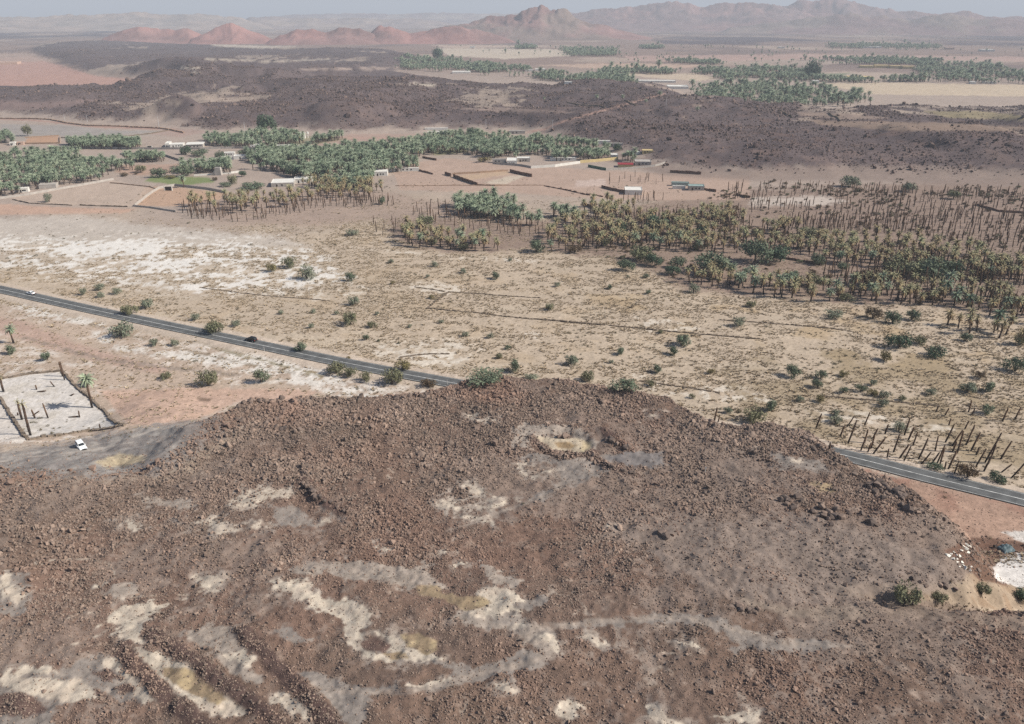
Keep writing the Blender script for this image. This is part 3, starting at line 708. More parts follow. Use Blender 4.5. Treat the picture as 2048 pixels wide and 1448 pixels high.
# mountains behind: each range a ridge of its own height and place
def az_of(u, v): d = ray(u, v); return math.atan2(d[0], d[1]), d[2] / math.hypot(d[0], d[1])
def ridge(name, prof, D, W, rgb, rgb2, seed, na=150, nr=46, rough=.42, sc=260):
    az = [az_of(*p) for p in prof]
    a0 = np.linspace(az[0][0], az[-1][0], na)
    zt = np.interp(a0, [p[0] for p in az], [CAM_H + D * p[1] for p in az])
    s = np.linspace(-1, 1, nr)
    A, S = np.meshgrid(a0, s)
    RR = D + S * W + 0.10 * W * fbm(A * D / sc / 3, S * 2, 2, seed + 5)
    X, Y = RR * np.sin(A), RR * np.cos(A)
    zt2 = np.interp(A, a0, zt) 
    base = (1 - np.abs(S)) ** 1.15
    rg = ridged(X / sc, Y / sc, 5, seed)
    edge = np.minimum(1, np.minimum(np.arange(na), np.arange(na)[::-1]) / 5.0)[None, :]
    Zz = zt2 * base * (1 - rough * (1 - rg) * 1.6 * np.abs(S) ** .35) + zt2 * (.15 if D < 5000 else .085) * fbm(X / 70, Y / 70, 4, seed + 3) * base
    Zz = np.maximum(Zz, 0) * edge - 6 * (1 - base)
    i2, j2 = np.meshgrid(np.arange(nr - 1), np.arange(na - 1), indexing='ij'); q2 = (i2 * na + j2).ravel()
    m = mat(name + '_rock', rgb, .95, .1, (.006, .3), bump=0)
    nt = m.node_tree
    me = mesh_np(name, np.stack([X, Y, Zz], -1).reshape(-1, 3), np.stack([q2, q2 + 1, q2 + na + 1, q2 + na], -1), m, True)
    mixc = sstep(-.2, .4, fbm(X / 320, Y / 320, 4, seed + 9)).ravel()[:, None]
    c = np.array(rgb) * (1 - mixc) + np.array(rgb2) * mixc
    ca = me.color_attributes.new('rock_colour', 'FLOAT_COLOR', 'POINT')
    ca.data.foreach_set('color', np.concatenate([c, np.ones((len(c), 1))], 1).astype(np.float32).ravel())
    t_ = nt.nodes.new('ShaderNodeAttribute'); t_.attribute_name = 'rock_colour'
    for nd in nt.nodes:
        if nd.type == 'MIX' and nd.blend_type == 'MULTIPLY': nt.links.new(t_.outputs['Color'], nd.inputs['A'])
    return struct(name, me)
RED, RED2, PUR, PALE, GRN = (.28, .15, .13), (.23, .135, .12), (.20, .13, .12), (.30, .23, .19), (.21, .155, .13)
ridge('hill', [(192, 83), (225, 68), (250, 58), (275, 51), (300, 54), (320, 60), (350, 58), (375, 52), (388, 60), (405, 70), (430, 82)], 4300, 260, RED, RED2, 101, 90)
ridge('hill', [(370, 84), (400, 68), (420, 60), (440, 50), (460, 42), (480, 49), (500, 58), (530, 69), (560, 84)], 4150, 250, RED, RED2, 111, 80)
ridge('hill', [(525, 86), (560, 70), (590, 58), (620, 55), (650, 58), (690, 50), (720, 52), (745, 64), (770, 86)], 3950, 230, RED2, RED, 121, 90)
ridge('hill', [(720, 88), (745, 60), (762, 51), (780, 50), (800, 54), (820, 64), (860, 58), (890, 52), (920, 50), (980, 60), (1040, 88)], 4000, 260, RED2, RED, 131, 110)
ridge('mountain', [(800, 84), (860, 60), (910, 48), (950, 38), (1000, 28), (1030, 18), (1060, 11), (1082, 6), (1096, 17), (1105, 20), (1130, 21), (1150, 30), (1180, 42), (1220, 52), (1250, 62), (1290, 72), (1330, 84)], 4700, 480, RED2, GRN, 141, 190, 64, .3, 330)
ridge('mountain', [(1060, 50), (1100, 34), (1160, 22), (1200, 15), (1240, 10), (1270, 8), (1310, 2), (1350, 0), (1380, 4), (1400, 13), (1420, 10), (1450, 2), (1490, 0), (1540, 2), (1570, 9), (1620, 25), (1680, 54)], 7600, 900, PUR, RED2, 151, 190, 60, .34, 520)
ridge('mountain', [(1520, 54), (1560, 12), (1600, -3), (1650, -8), (1700, -4), (1730, 8), (1770, 12), (1800, 22), (1830, 18), (1860, 22), (1900, 24), (1940, 18), (1970, 30), (2048, 32), (2140, 24), (2250, 40), (2350, 56)], 8100, 900, PUR, RED2, 161, 200, 60, .34, 520)
ridge('mountain', [(1440, 56), (1500, 49), (1560, 42), (1640, 30), (1700, 22), (1740, 30), (1770, 28), (1820, 38), (1880, 25), (1910, 24), (1950, 36), (2000, 34), (2060, 42), (2140, 36), (2220, 58)], 6500, 600, PUR, GRN, 171, 170, 54, .36, 420)
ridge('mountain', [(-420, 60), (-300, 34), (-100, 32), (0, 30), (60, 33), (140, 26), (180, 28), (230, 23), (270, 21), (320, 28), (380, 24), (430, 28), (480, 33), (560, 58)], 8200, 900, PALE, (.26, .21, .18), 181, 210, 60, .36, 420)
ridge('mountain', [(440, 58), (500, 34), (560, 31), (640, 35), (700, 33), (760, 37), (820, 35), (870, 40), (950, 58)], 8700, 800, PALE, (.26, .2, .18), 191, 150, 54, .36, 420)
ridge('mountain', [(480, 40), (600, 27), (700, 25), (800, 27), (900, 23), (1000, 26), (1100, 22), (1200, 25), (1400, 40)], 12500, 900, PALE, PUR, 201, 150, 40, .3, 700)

# ---------------------------------------------------------------- haze
hm = bpy.data.materials.new('haze'); hm.use_nodes = True
hm.node_tree.nodes.remove(hm.node_tree.nodes['Principled BSDF'])
pv = hm.node_tree.nodes.new('ShaderNodeVolumePrincipled')
pv.inputs['Color'].default_value = (.78, .84, .94, 1)
pv.inputs['Density'].default_value = 1.2e-4
pv.inputs['Anisotropy'].default_value = 0.0
hm.node_tree.links.new(pv.outputs[0], hm.node_tree.nodes['Material Output'].inputs['Volume'])
b_ = MB(); b_.box(-26000, 26000, -2000, 35000, -40, 460)
o = link('haze', b_.mesh('haze', hm)); o['kind'] = 'stuff'

# ---------------------------------------------------------------- lava rubble, gravel, tufts (countless)
def rock_mesh(name, seed, m, sub=1, flat=.8):
    """an angular stone: the hull of a few points thrown round a ball"""
    import bmesh
    rg = random.Random(seed); bm = bmesh.new()
    for i in range(11 + 5 * sub):
        d = Vector((rg.gauss(0, 1), rg.gauss(0, 1), rg.gauss(0, 1))).normalized() * rg.uniform(.4, .56)
        bm.verts.new((d.x, d.y, d.z * flat))
    h = bmesh.ops.convex_hull(bm, input=bm.verts)
    bmesh.ops.delete(bm, geom=[v_ for v_ in bm.verts if not v_.link_faces], context='VERTS')
    me = bpy.data.meshes.new(name); bm.to_mesh(me); bm.free(); me.materials.append(m)
    return me
M_LAVA = mat('lava_stone', L3(166, 144, 129), .92, .12, (.07, .22), rgb2=L3(127, 112, 102))
nt = M_LAVA.node_tree                             # weathered rust-red stretches
t_ = nt.nodes.new('ShaderNodeTexNoise'); t_.inputs['Scale'].default_value = .045; t_.inputs['Detail'].default_value = 5
g_ = nt.nodes.new('ShaderNodeNewGeometry'); nt.links.new(g_.outputs['Position'], t_.inputs['Vector'])
r_m = nt.nodes.new('ShaderNodeMapRange'); r_m.inputs[1].default_value = .48; r_m.inputs[2].default_value = .68; r_m.inputs[4].default_value = .65
nt.links.new(t_.outputs[0], r_m.inputs[0])
mx_ = nt.nodes.new('ShaderNodeMix'); mx_.data_type = 'RGBA'; mx_.inputs['B'].default_value = (*L3(157, 126, 110), 1)
mult = [q for q in nt.nodes if q.type == 'MIX' and q.blend_type == 'MULTIPLY'][0]
src = mult.inputs['A'].links[0].from_socket
nt.links.new(src, mx_.inputs['A']); nt.links.new(r_m.outputs[0], mx_.inputs['Factor']); nt.links.new(mx_.outputs['Result'], mult.inputs['A'])
M_LAVA_FAR = mat('lava_boulder', L3(138, 118, 109), .95, .1, (.02, .25), rgb2=L3(88, 74, 72))
ROCKS = [rock_mesh('lava_stone', 40 + i, M_LAVA, 1, .62) for i in range(6)]
ROCKS_FAR = [rock_mesh('lava_boulder', 60 + i, M_LAVA_FAR, 1, .8) for i in range(4)]
def sample_polar(n, r0, r1, a=R(54), seed=0):
    g = np.random.default_rng(seed)
    r = np.sqrt(g.uniform(r0 * r0, r1 * r1, n)); t = g.uniform(-a, a, n)
    return r * np.sin(t), r * np.cos(t), g
def spread(name, n, r0, r1, G, size, sources, seed, power=1.0, sink=.12, extra=None, flat=False):
    x, y, g = sample_polar(n, r0, r1, seed=seed)
    d = grid_get(G, x, y) ** power
    if extra is not None: d = d * extra(x, y)
    k = g.uniform(0, 1, n) < d
    x, y = x[k], y[k]; z = grid_get(GZ, x, y)
    s = size(x, y, g)
    S = np.stack([s * g.uniform(.75, 1.3, len(x)), s * g.uniform(.75, 1.3, len(x)), s * g.uniform(.7, 1.15, len(x))], -1)
    tilt = .12 if flat else .7
    RT = np.stack([g.normal(0, tilt, len(x)), g.normal(0, tilt, len(x)), g.uniform(0, 6.283, len(x))], -1)
    return scatter(name, np.stack([x, y, z + s * sink], -1), S, RT, g.integers(0, len(sources), len(x)), sources)
coarse = lambda x, y: sstep(120, 235, np.hypot(x, y)) * .26 + .22
spread('lava_rubble', 1000000, 58, 330, ROCKG, lambda x, y, g: coarse(x, y) * np.exp(g.normal(-.06, .42, len(x))) * (1 + .5 * fbm(x / 11, y / 11, 3, 81)), ROCKS, 1, 1.0)
spread('loose_blocks', 78000, 58, 330, ROCKG, lambda x, y, g: (coarse(x, y) * 1.9) * np.exp(g.normal(0, .28, len(x))), ROCKS, 2, 1.0, .18,
       lambda x, y: sstep(-.1, .5, fbm(x / 14, y / 14, 3, 83)))
spread('outcrop_blocks', 76000, 70, 330, ROCKG, lambda x, y, g: sstep(90, 230, np.hypot(x, y)) * .95 * np.exp(g.normal(.05, .35, len(x))) + .22, ROCKS, 8, 1.0, .2,
       lambda x, y: sstep(.72, .86, ridged(x / 26 + .2 * fbm(x / 9, y / 9, 2, 35), y / 26, 2, 34)) + .8 * sstep(.3, .6, fbm(x / 30, y / 22, 3, 36)) * sstep(170, 230, np.hypot(x, y)))
spread('gravel', 145000, 58, 300, np.clip(1 - ROCKG, 0, 1) * (sdP.reshape(GX.shape) > -40) * (TUFTG < .3), lambda x, y, g: .19 * np.exp(g.normal(0, .4, len(x))), ROCKS, 3, 1.0, .1,
       lambda x, y: .35 + .65 * sstep(-.2, .5, fbm(x / 4, y / 4, 2, 85)))
spread('lava_boulders_far', 520000, 640, 1600, MIDG, lambda x, y, g: .8 * np.exp(g.normal(0, .6, len(x))), ROCKS_FAR, 4, 1.0, .2,
       lambda x, y: .25 + .75 * sstep(-.3, .5, fbm(x / 60, y / 60, 3, 86)))
spread('lava_outcrops_far', 90000, 1550, 3200, MIDG, lambda x, y, g: 1.7 * np.exp(g.normal(0, .5, len(x))), ROCKS_FAR, 7, 1.0, .1,
       lambda x, y: sstep(-.1, .6, fbm(x / 90, y / 130, 3, 89)))
M_STRAW = mat('dry_straw', L3(208, 189, 163), .95, .05, (.05, .2), rgb2=L3(182, 164, 139))
def tuft_mesh(seed):
    rg = random.Random(seed); b = MB()
    for _ in range(26):
        a = rg.uniform(0, 6.283); r0 = rg.uniform(0, .22); ln = rg.uniform(.2, .4); w = rg.uniform(.05, .09); lean = rg.uniform(.4, 1.3)
        p = Vector((r0 * math.cos(a), r0 * math.sin(a), -.03)); d = Vector((math.cos(a) * lean, math.sin(a) * lean, 1)).normalized() * ln
        sd = Vector((-math.sin(a), math.cos(a), 0)) * w
        b.add([p - sd, p + sd, p + d + Vector((rg.uniform(-.05, .05), rg.uniform(-.05, .05), 0))], [(0, 1, 2)])
    return b.mesh('straw_tuft', M_STRAW)
TUFTS = [tuft_mesh(i) for i in range(4)]
spread('dry_grass', 400000, 150, 560, TUFTG, lambda x, y, g: np.exp(g.normal(0, .35, len(x))), TUFTS, 5, 1.0, 0,
       lambda x, y: sstep(-.55, .35, fbm(x / 5, y / 3, 3, 87) + .5 * fbm(x / 30, y / 20, 2, 88)), flat=True)

M_SCRUB = mat('dry_scrub', L3(134, 122, 96), .95, .05, (.05, .3), rgb2=L3(112, 108, 88))
def scrub_mesh(seed):
    rg = random.Random(seed); b = MB()
    for _ in range(60):
        d = Vector((rg.gauss(0, 1), rg.gauss(0, 1), abs(rg.gauss(0, .7)))).normalized() * rg.uniform(.2, .5)
        u = Vector((rg.gauss(0, 1), rg.gauss(0, 1), rg.gauss(0, 1))).normalized(); w = u.cross(d).normalized(); s_ = rg.uniform(.06, .13)
        b.add([d - u * s_, d + w * s_, d + u * s_], [(0, 1, 2)])
    return b.mesh('low_scrub', M_SCRUB)
SCRUB = [scrub_mesh(20 + i) for i in range(3)]
spread('low_scrub', 32000, 150, 640, np.clip(TUFTG + .25, 0, 1) * (ROCKG < .1) * (rd.reshape(GX.shape) > 4.5), lambda x, y, g: .9 * np.exp(g.normal(0, .35, len(x))), SCRUB, 6, 1.0, 0,
       lambda x, y: .04 + .96 * sstep(.15, .8, fbm(x / 26, y / 16, 3, 93) + .55 * sstep(60, 120, x) * sstep(300, 240, y) + .35 * sstep(380, 430, y)), flat=True)
# ---------------------------------------------------------------- materials of the things
M_FROND = mat('palm_frond', L3(162, 172, 144, .78), .75, .2, (.2, .4), rgb2=L3(124, 142, 116, .7))
M_PARCH = mat('parched_frond', L3(158, 158, 122, .78), .8, .15, (.3, .35), rgb2=L3(166, 150, 116, .76))
M_DEADF = mat('dead_frond', L3(172, 148, 114, .78), .9, .1, (.4, .3), rgb2=L3(136, 114, 90, .78))
M_TRUNK = mat('palm_bark', (.11, .08, .06), .95, .1, (1.2, .35), rgb2=(.075, .055, .045))
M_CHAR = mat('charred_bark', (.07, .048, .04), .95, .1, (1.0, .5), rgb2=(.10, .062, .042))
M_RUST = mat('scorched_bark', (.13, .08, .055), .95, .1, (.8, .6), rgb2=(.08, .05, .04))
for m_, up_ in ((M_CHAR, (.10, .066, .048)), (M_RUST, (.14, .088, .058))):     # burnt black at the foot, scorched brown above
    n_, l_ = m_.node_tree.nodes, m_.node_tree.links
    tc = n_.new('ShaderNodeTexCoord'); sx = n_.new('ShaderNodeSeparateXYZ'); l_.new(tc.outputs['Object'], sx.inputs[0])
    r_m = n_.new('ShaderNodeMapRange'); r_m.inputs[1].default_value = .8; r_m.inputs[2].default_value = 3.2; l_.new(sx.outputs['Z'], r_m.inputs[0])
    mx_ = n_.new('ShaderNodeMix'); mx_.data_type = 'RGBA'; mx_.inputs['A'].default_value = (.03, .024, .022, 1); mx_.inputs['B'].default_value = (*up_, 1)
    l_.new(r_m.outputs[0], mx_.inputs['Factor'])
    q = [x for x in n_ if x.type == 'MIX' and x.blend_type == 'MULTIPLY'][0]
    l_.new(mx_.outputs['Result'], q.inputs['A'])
M_STEM = mat('woody_stem', (.12, .095, .07), .95, .1)
def leaf_mat(name, a, b2): return mat(name, L3(*a, .6), .85, .12, (.5, .35), rgb2=L3(*b2, .6))
M_LEAF = {'green': leaf_mat('leaf_green', (140, 150, 124), (122, 136, 112)), 'grey': leaf_mat('leaf_grey_green', (168, 172, 148), (148, 156, 134)),
          'olive': leaf_mat('leaf_olive', (154, 152, 120), (138, 140, 110)), 'brown': leaf_mat('leaf_brown', (138, 116, 92), (126, 110, 88)),
          'straw': leaf_mat('leaf_straw', (172, 156, 112), (156, 146, 104)), 'dark': leaf_mat('leaf_dark_green', (108, 126, 102), (96, 116, 94))}

# ---------------------------------------------------------------- palms
def crown_mesh(name, seed, m, nf=26, ln=2.7, lo=-25, hi=80, wid=.3, curl=1.0):
    g = random.Random(seed); b = MB()
    for i in range(nf):
        a = i * 2.39996 + g.uniform(-.25, .25)
        th = R(lo + (hi - lo) * ((i + .5) / nf) + g.uniform(-8, 8)); L = ln * g.uniform(.82, 1.12)
        p = Vector((0, 0, 0)); prev = None; w = g.uniform(.8, 1.15) * wid
        c, s = math.cos(a), math.sin(a)
        for k in range(5):
            t = k / 4
            ww = w * (0.45 + 1.5 * t - 1.75 * t * t)
            side = Vector((-s, c, 0)) * ww; drop = Vector((0, 0, -ww * .55))
            cur = (p - side + drop, p.copy(), p + side + drop)
            if prev:
                b.add([prev[0], prev[1], prev[2], cur[0], cur[1], cur[2]], [(0, 1, 4, 3), (1, 2, 5, 4)])
            prev = cur
            p = p + Vector((c * math.cos(th), s * math.cos(th), math.sin(th))) * (L / 4)
            th -= R(26) * curl * (0.6 + t)
    return b.mesh(name, m)
def trunk_mesh(name, h, r0, r1, m, seed, bend=.3, n=6):
    g = random.Random(seed); b = MB(); bx, by = g.uniform(-bend, bend), g.uniform(-bend, bend)
    pts = [(bx * (t * t), by * (t * t), -.4 + (h + .4) * t) for t in (0, .25, .5, .75, 1)]
    b.tube(pts, [r0 * 1.25, r0, (r0 + r1) / 2 * g.uniform(.9, 1.15), r1 * g.uniform(.95, 1.2), r1], n)
    return b.mesh(name, m), (bx, by)
PALM_V = []
for i in range(4):
    h = (5.2, 6.4, 7.4, 5.8)[i]
    tm, top = trunk_mesh('palm_trunk', h, .33, .27, M_TRUNK, 200 + i, .4)
    PALM_V.append((tm, crown_mesh('palm_crown', 210 + i, M_FROND, 40, 3.6, -30, 82, .37), crown_mesh('palm_skirt', 220 + i, M_DEADF, 10, 2.6, -75, -35, .36, .5), (top[0], top[1], h)))
PARCH_V = []
for i in range(5):
    h = (5.2, 6.4, 7.4, 5.8, 6.8)[i]
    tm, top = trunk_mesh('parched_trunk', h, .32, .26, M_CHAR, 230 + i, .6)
    PARCH_V.append((tm, crown_mesh('parched_crown', 240 + i, M_PARCH, 18, 3.0, -5, 75, .36), crown_mesh('parched_skirt', 250 + i, M_DEADF, 22, 2.9, -82, -10, .4, .6), (top[0], top[1], h)))
TRUNK_V = []
for i in range(5):
    g = random.Random(260 + i); b = MB(); h = 6.0; bx = g.uniform(-.3, .3)
    pts = [(bx * t * t + g.uniform(-.05, .05), g.uniform(-.2, .2) * t * t, -.4 + (h + .4) * t) for t in (0, .12, .35, .6, .85, 1)]
    b.tube(pts, [.31, .31, .33 * g.uniform(.95, 1.15), .32, .3 * g.uniform(.9, 1.15), .2], 6)
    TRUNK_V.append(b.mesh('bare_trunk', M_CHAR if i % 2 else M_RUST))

def plant_tree(name, variants, parts, p, sc, rz, lean, label, cat, group):
    """a tree standing on an Empty: trunk, crown and (where given) the skirt of dead fronds"""
    r = thing(name, label, cat, p, 0, group)
    r.rotation_euler = (lean[0], lean[1], rz); r.scale = (sc, sc, sc)
    tv = variants
    link('trunk', tv[0], r)
    for pn, me in zip(parts, tv[1:-1]):
        c = link(pn, me, r); c.location = tv[-1]
    return r

def poly_points(poly, n, seed, mind=2.0, z=0.0, hole=-.42, hs=24):
    """n points on the land inside a pixel outline, at least mind metres apart"""
    g = np.random.default_rng(seed)
    W = wpoly([(a, b, z) for a, b in poly]); xs = [w[0] for w in W]; ys = [w[1] for w in W]
    out = []; cells = {}; tries = 0
    gap = n > 90
    while len(out) < n and tries < 60:
        tries += 1
        x = g.uniform(min(xs), max(xs), n * 3); y = g.uniform(min(ys), max(ys), n * 3)
        k = inside(x, y, W)
        if gap: k &= fbm(x / hs, y / hs, 3, seed) > hole
        x, y = x[k], y[k]
        for a, b in zip(x, y):
            key = (int(a // mind), int(b // mind)); ok = True
            for dx in (-1, 0, 1):
                for dy in (-1, 0, 1):
                    for (c, d) in cells.get((key[0] + dx, key[1] + dy), ()):
                        if (a - c) ** 2 + (b - d) ** 2 < mind * mind: ok = False; break
            if ok:
                cells.setdefault(key, []).append((a, b)); out.append((a, b))
                if len(out) >= n: break
    return out

def place_kind(name, cat, group, zones, limit, maker, stuff_name, stuff_sources):
    """zones: (outline, count, spacing, label). The nearest ones become things, the rest one mass."""
    allp = []
    for zi, (poly, n, md, label) in enumerate(zones):
        pts = poly_points(poly, n, 500 + zi + len(name), md)
        if not pts: continue
        pr = [project(np.array([x]), np.array([y]), np.array([0.0])) for x, y in pts]
        us = sorted(float(q[0][0]) for q in pr); vs = sorted(float(q[1][0]) for q in pr); c = len(pts)
        for (x, y), q in zip(pts, pr):
            fu = us.index(float(q[0][0])) / c; fv = vs.index(float(q[1][0])) / c
            row = ('rear row', 'seventh row', 'sixth row', 'fifth row', 'fourth row', 'third row', 'second row', 'front row')[min(int(fv * 8), 7)] if c > 60 else 'front row' if fv > .67 else 'middle row' if fv > .33 else 'rear row'
            side = ('western tip', 'far west', 'west part', 'west-centre', 'east-centre', 'east part', 'far east', 'eastern tip')[min(int(fu * 8), 7)]
            allp.append((math.hypot(x, y), x, y, (row + ', ' + side, label)))
    allp.sort(key=lambda q: q[0])
    g = random.Random(len(name))
    for (_, x, y, label) in allp[:limit]:
        maker(Vector((x, y, hz(x, y) - .05)), g, label)
    rest = allp[limit:]
    if rest:
        P = [(x, y, hz(x, y) - .05) for _, x, y, _l in rest]
        m_ = len(P); gg = np.random.default_rng(len(name))
        s = gg.uniform(.72, 1.2, m_); wd = np.full(m_, .72) * s if 'trunk' in stuff_name else s
        scatter(stuff_name, P, np.stack([wd, wd, s], -1), np.stack([gg.normal(0, .06, m_), gg.normal(0, .06, m_), gg.uniform(0, 6.28, m_)], -1), gg.integers(0, len(stuff_sources), m_), stuff_sources)
    return len(allp)

def joined(name, variants, with_skirt=True):
    """trunk and crowns of one tree in one mesh, for the far masses"""
    out = []
    for tv in variants:
        mats, vs, fs, mi = [], [], [], []
        for k, me in enumerate(tv[:-1]):
            off = Vector(tv[-1]) if k else Vector((0, 0, 0)); base = len(vs)
            vs += [tuple(v_.co + off) for v_ in me.vertices]
            fs += [tuple(i + base for i in p_.vertices) for p_ in me.polygons]
            mats.append(me.materials[0]); mi += [k] * len(me.polygons)
        nm = bpy.data.meshes.new(name); nm.from_pydata(vs, [], fs)
        for m_ in mats: nm.materials.append(m_)
        nm.polygons.foreach_set('material_index', mi); nm.update()
        out.append(nm)
    return out

GP = 'green date palms of the oasis groves'
def mk_palm(p, g, label):
    v_ = g.choice(PALM_V)
    sc = g.uniform(.74, 1.2); h = sc * v_[3][2]
    sz = 'tall' if h > 6.8 else 'mid-height' if h > 5.6 else 'low'
    plant_tree('date_palm', v_, ('crown', 'dead_frond_skirt'), p, sc, g.uniform(0, 6.28), (g.gauss(0, .05), g.gauss(0, .05)), f'{sz} green date palm, {label[0]} of {label[1]}', 'palm tree', GP)
green_zones = [
    ([(908, 412), (940, 405), (990, 407), (1100, 424), (1152, 438), (1158, 452), (1090, 456), (1040, 450), (960, 438), (915, 434)], 110, 2.2, 'the small grove below the mud-walled yards'),
    ([(-60, 322), (80, 312), (140, 308), (200, 326), (262, 333), (270, 341), (200, 352), (225, 358), (180, 366), (110, 372), (90, 376), (30, 392), (-60, 400)], 420, 2.7, 'the big grove behind the pale wall'),
    ([(360, 334), (460, 334), (462, 347), (365, 347)], 60, 2.4, 'the square grove behind the concrete ruin'),
    ([(490, 310), (520, 306), (640, 306), (760, 320), (838, 328), (842, 338), (750, 350), (740, 374), (700, 380), (640, 374), (600, 358), (560, 345), (500, 340)], 600, 2.6, 'the village grove by the white barn'),
    ([(640, 304), (800, 290), (860, 280), (930, 272), (1050, 282), (1150, 289), (1215, 304), (1220, 322), (1150, 325), (1060, 322), (980, 320), (940, 309), (870, 309), (800, 322), (700, 322)], 800, 2.7, 'the grove behind the white compound'),
    ([(137, 288), (280, 288), (280, 299), (137, 299)], 170, 2.8, 'the narrow grove beyond the track'),
    ([(400, 279), (480, 279), (530, 270), (590, 272), (612, 287), (560, 294), (480, 297), (420, 292)], 220, 2.8, 'the grove by the white tower house'),
    ([(-60, 270), (20, 275), (28, 290), (-60, 292)], 80, 2.8, 'the far western grove'),
    ([(620, 284), (690, 274), (695, 279), (625, 290)], 30, 2.6, 'the far western grove'),
    ([(1236, 320), (1268, 318), (1272, 326), (1240, 328)], 9, 2.6, 'the clump behind the red roof'),
    ([(250, 320), (330, 318), (330, 325), (255, 327)], 40, 2.6, 'the square grove behind the concrete ruin')]
nG = place_kind('date_palm', 'palm tree', GP, green_zones, 240, mk_palm, 'palm_grove', joined('grove_palm', PALM_V))
GQ = 'parched date palms of the burnt orchard'
def mk_parch(p, g, label):
    v_ = g.choice(PARCH_V)
    if g.random() < .2: v_ = (v_[0], PALM_V[0][1], v_[2], v_[3])
    sc = g.uniform(.75, 1.1); h = sc * v_[3][2]; lx = g.gauss(0, .09)
    sz = 'tall' if h > 6.6 else 'mid-height' if h > 5.2 else 'low'
    ls = 'leaning east' if lx > .07 else 'leaning west' if lx < -.07 else 'upright'
    plant_tree('parched_palm', v_, ('crown', 'dead_frond_skirt'), p, sc, 0, (g.gauss(0, .06), lx), f'{sz} parched palm, {ls}, {label[0]} of {label[1]}', 'palm tree', GQ)
ORCH = 'in the burnt orchard'
parch_zones = [
    ([(800, 458), (880, 468), (1000, 486), (1000, 504), (900, 504), (810, 492)], 55, 3.0, 'the stand facing the salt flat'),
    ([(1080, 478), (1180, 440), (1240, 428), (1340, 438), (1460, 420), (1500, 450), (1580, 455), (1640, 480), (1640, 515), (1560, 508), (1400, 508), (1300, 500), (1230, 498), (1100, 508)], 230, 3.4, 'the thick middle orchard'),
    ([(1640, 480), (1800, 480), (1900, 500), (2080, 535), (2080, 575), (1950, 562), (1800, 542), (1640, 525)], 150, 3.6, 'the eastern orchard'),
    ([(1370, 568), (1480, 583), (1560, 598), (1660, 606), (1700, 596), (1640, 575), (1580, 562), (1400, 552)], 50, 3.2, 'the orchard edge facing the plain'),
    ([(1700, 600), (1750, 610), (1900, 612), (2080, 655), (2080, 610), (1900, 572), (1700, 568)], 70, 3.6, 'the edge by the dark bushes'),
    ([(1850, 650), (1920, 665), (2040, 695), (2050, 670), (1960, 650)], 10, 4, 'the loners on the eastern plain'),
    ([(365, 412), (420, 402), (560, 394), (640, 384), (760, 390), (740, 400), (620, 405), (540, 425), (460, 428), (380, 424)], 90, 3.0, 'the western burnt stand'),
    ([(600, 368), (740, 372), (780, 385), (640, 384)], 50, 2.8, 'the western burnt stand'),
    ([(1190, 405), (1300, 420), (1290, 432), (1200, 440), (1150, 440)], 26, 3.2, 'the corner behind the mud wall')]
nP = place_kind('parched_palm', 'palm tree', GQ, parch_zones, 230, mk_parch, 'parched_palm_stand', joined('stand_palm', PARCH_V))

# bare trunks one by one: base and top read in an enlarged view of the road-side stand
GT = 'scorched bare palm trunks'
seen_l = {}
def mk_trunk_px(base, top, where):
    p = ground(*base); k = ppm(p); a = math.atan2(CAM_H - p.z, math.hypot(p.x, p.y))
    h = max((base[1] - top[1]) / (k * math.cos(a)), .5); dx = (top[0] - base[0]) / k
    ln = math.hypot(h, dx); g = random.Random(int(base[0] * 7 + base[1] * 13))
    size = 'stump-short' if h < 2.6 else 'short' if h < 4.5 else 'medium-high' if h < 7 else 'tall'
    tilt = dx / max(h, .1)
    ls = 'fallen flat' if abs(tilt) > 2 else 'upright' if abs(tilt) < .1 else ('slightly leaning' if abs(tilt) < .3 else 'strongly leaning')
    ls += '' if abs(tilt) < .1 or abs(tilt) > 2 else (' east' if tilt > 0 else ' west')
    o = link('dead_palm_trunk', g.choice(TRUNK_V), None, p)
    w = .68
    o.scale = (w * g.uniform(.9, 1.25), w * g.uniform(.9, 1.25), ln / 6.0)
    o.rotation_euler = (g.gauss(0, .05), math.atan2(dx, h), 0)
    tag(o, f'{size} scorched palm trunk, {ls}, {where}', 'dead palm', GT)
    return o
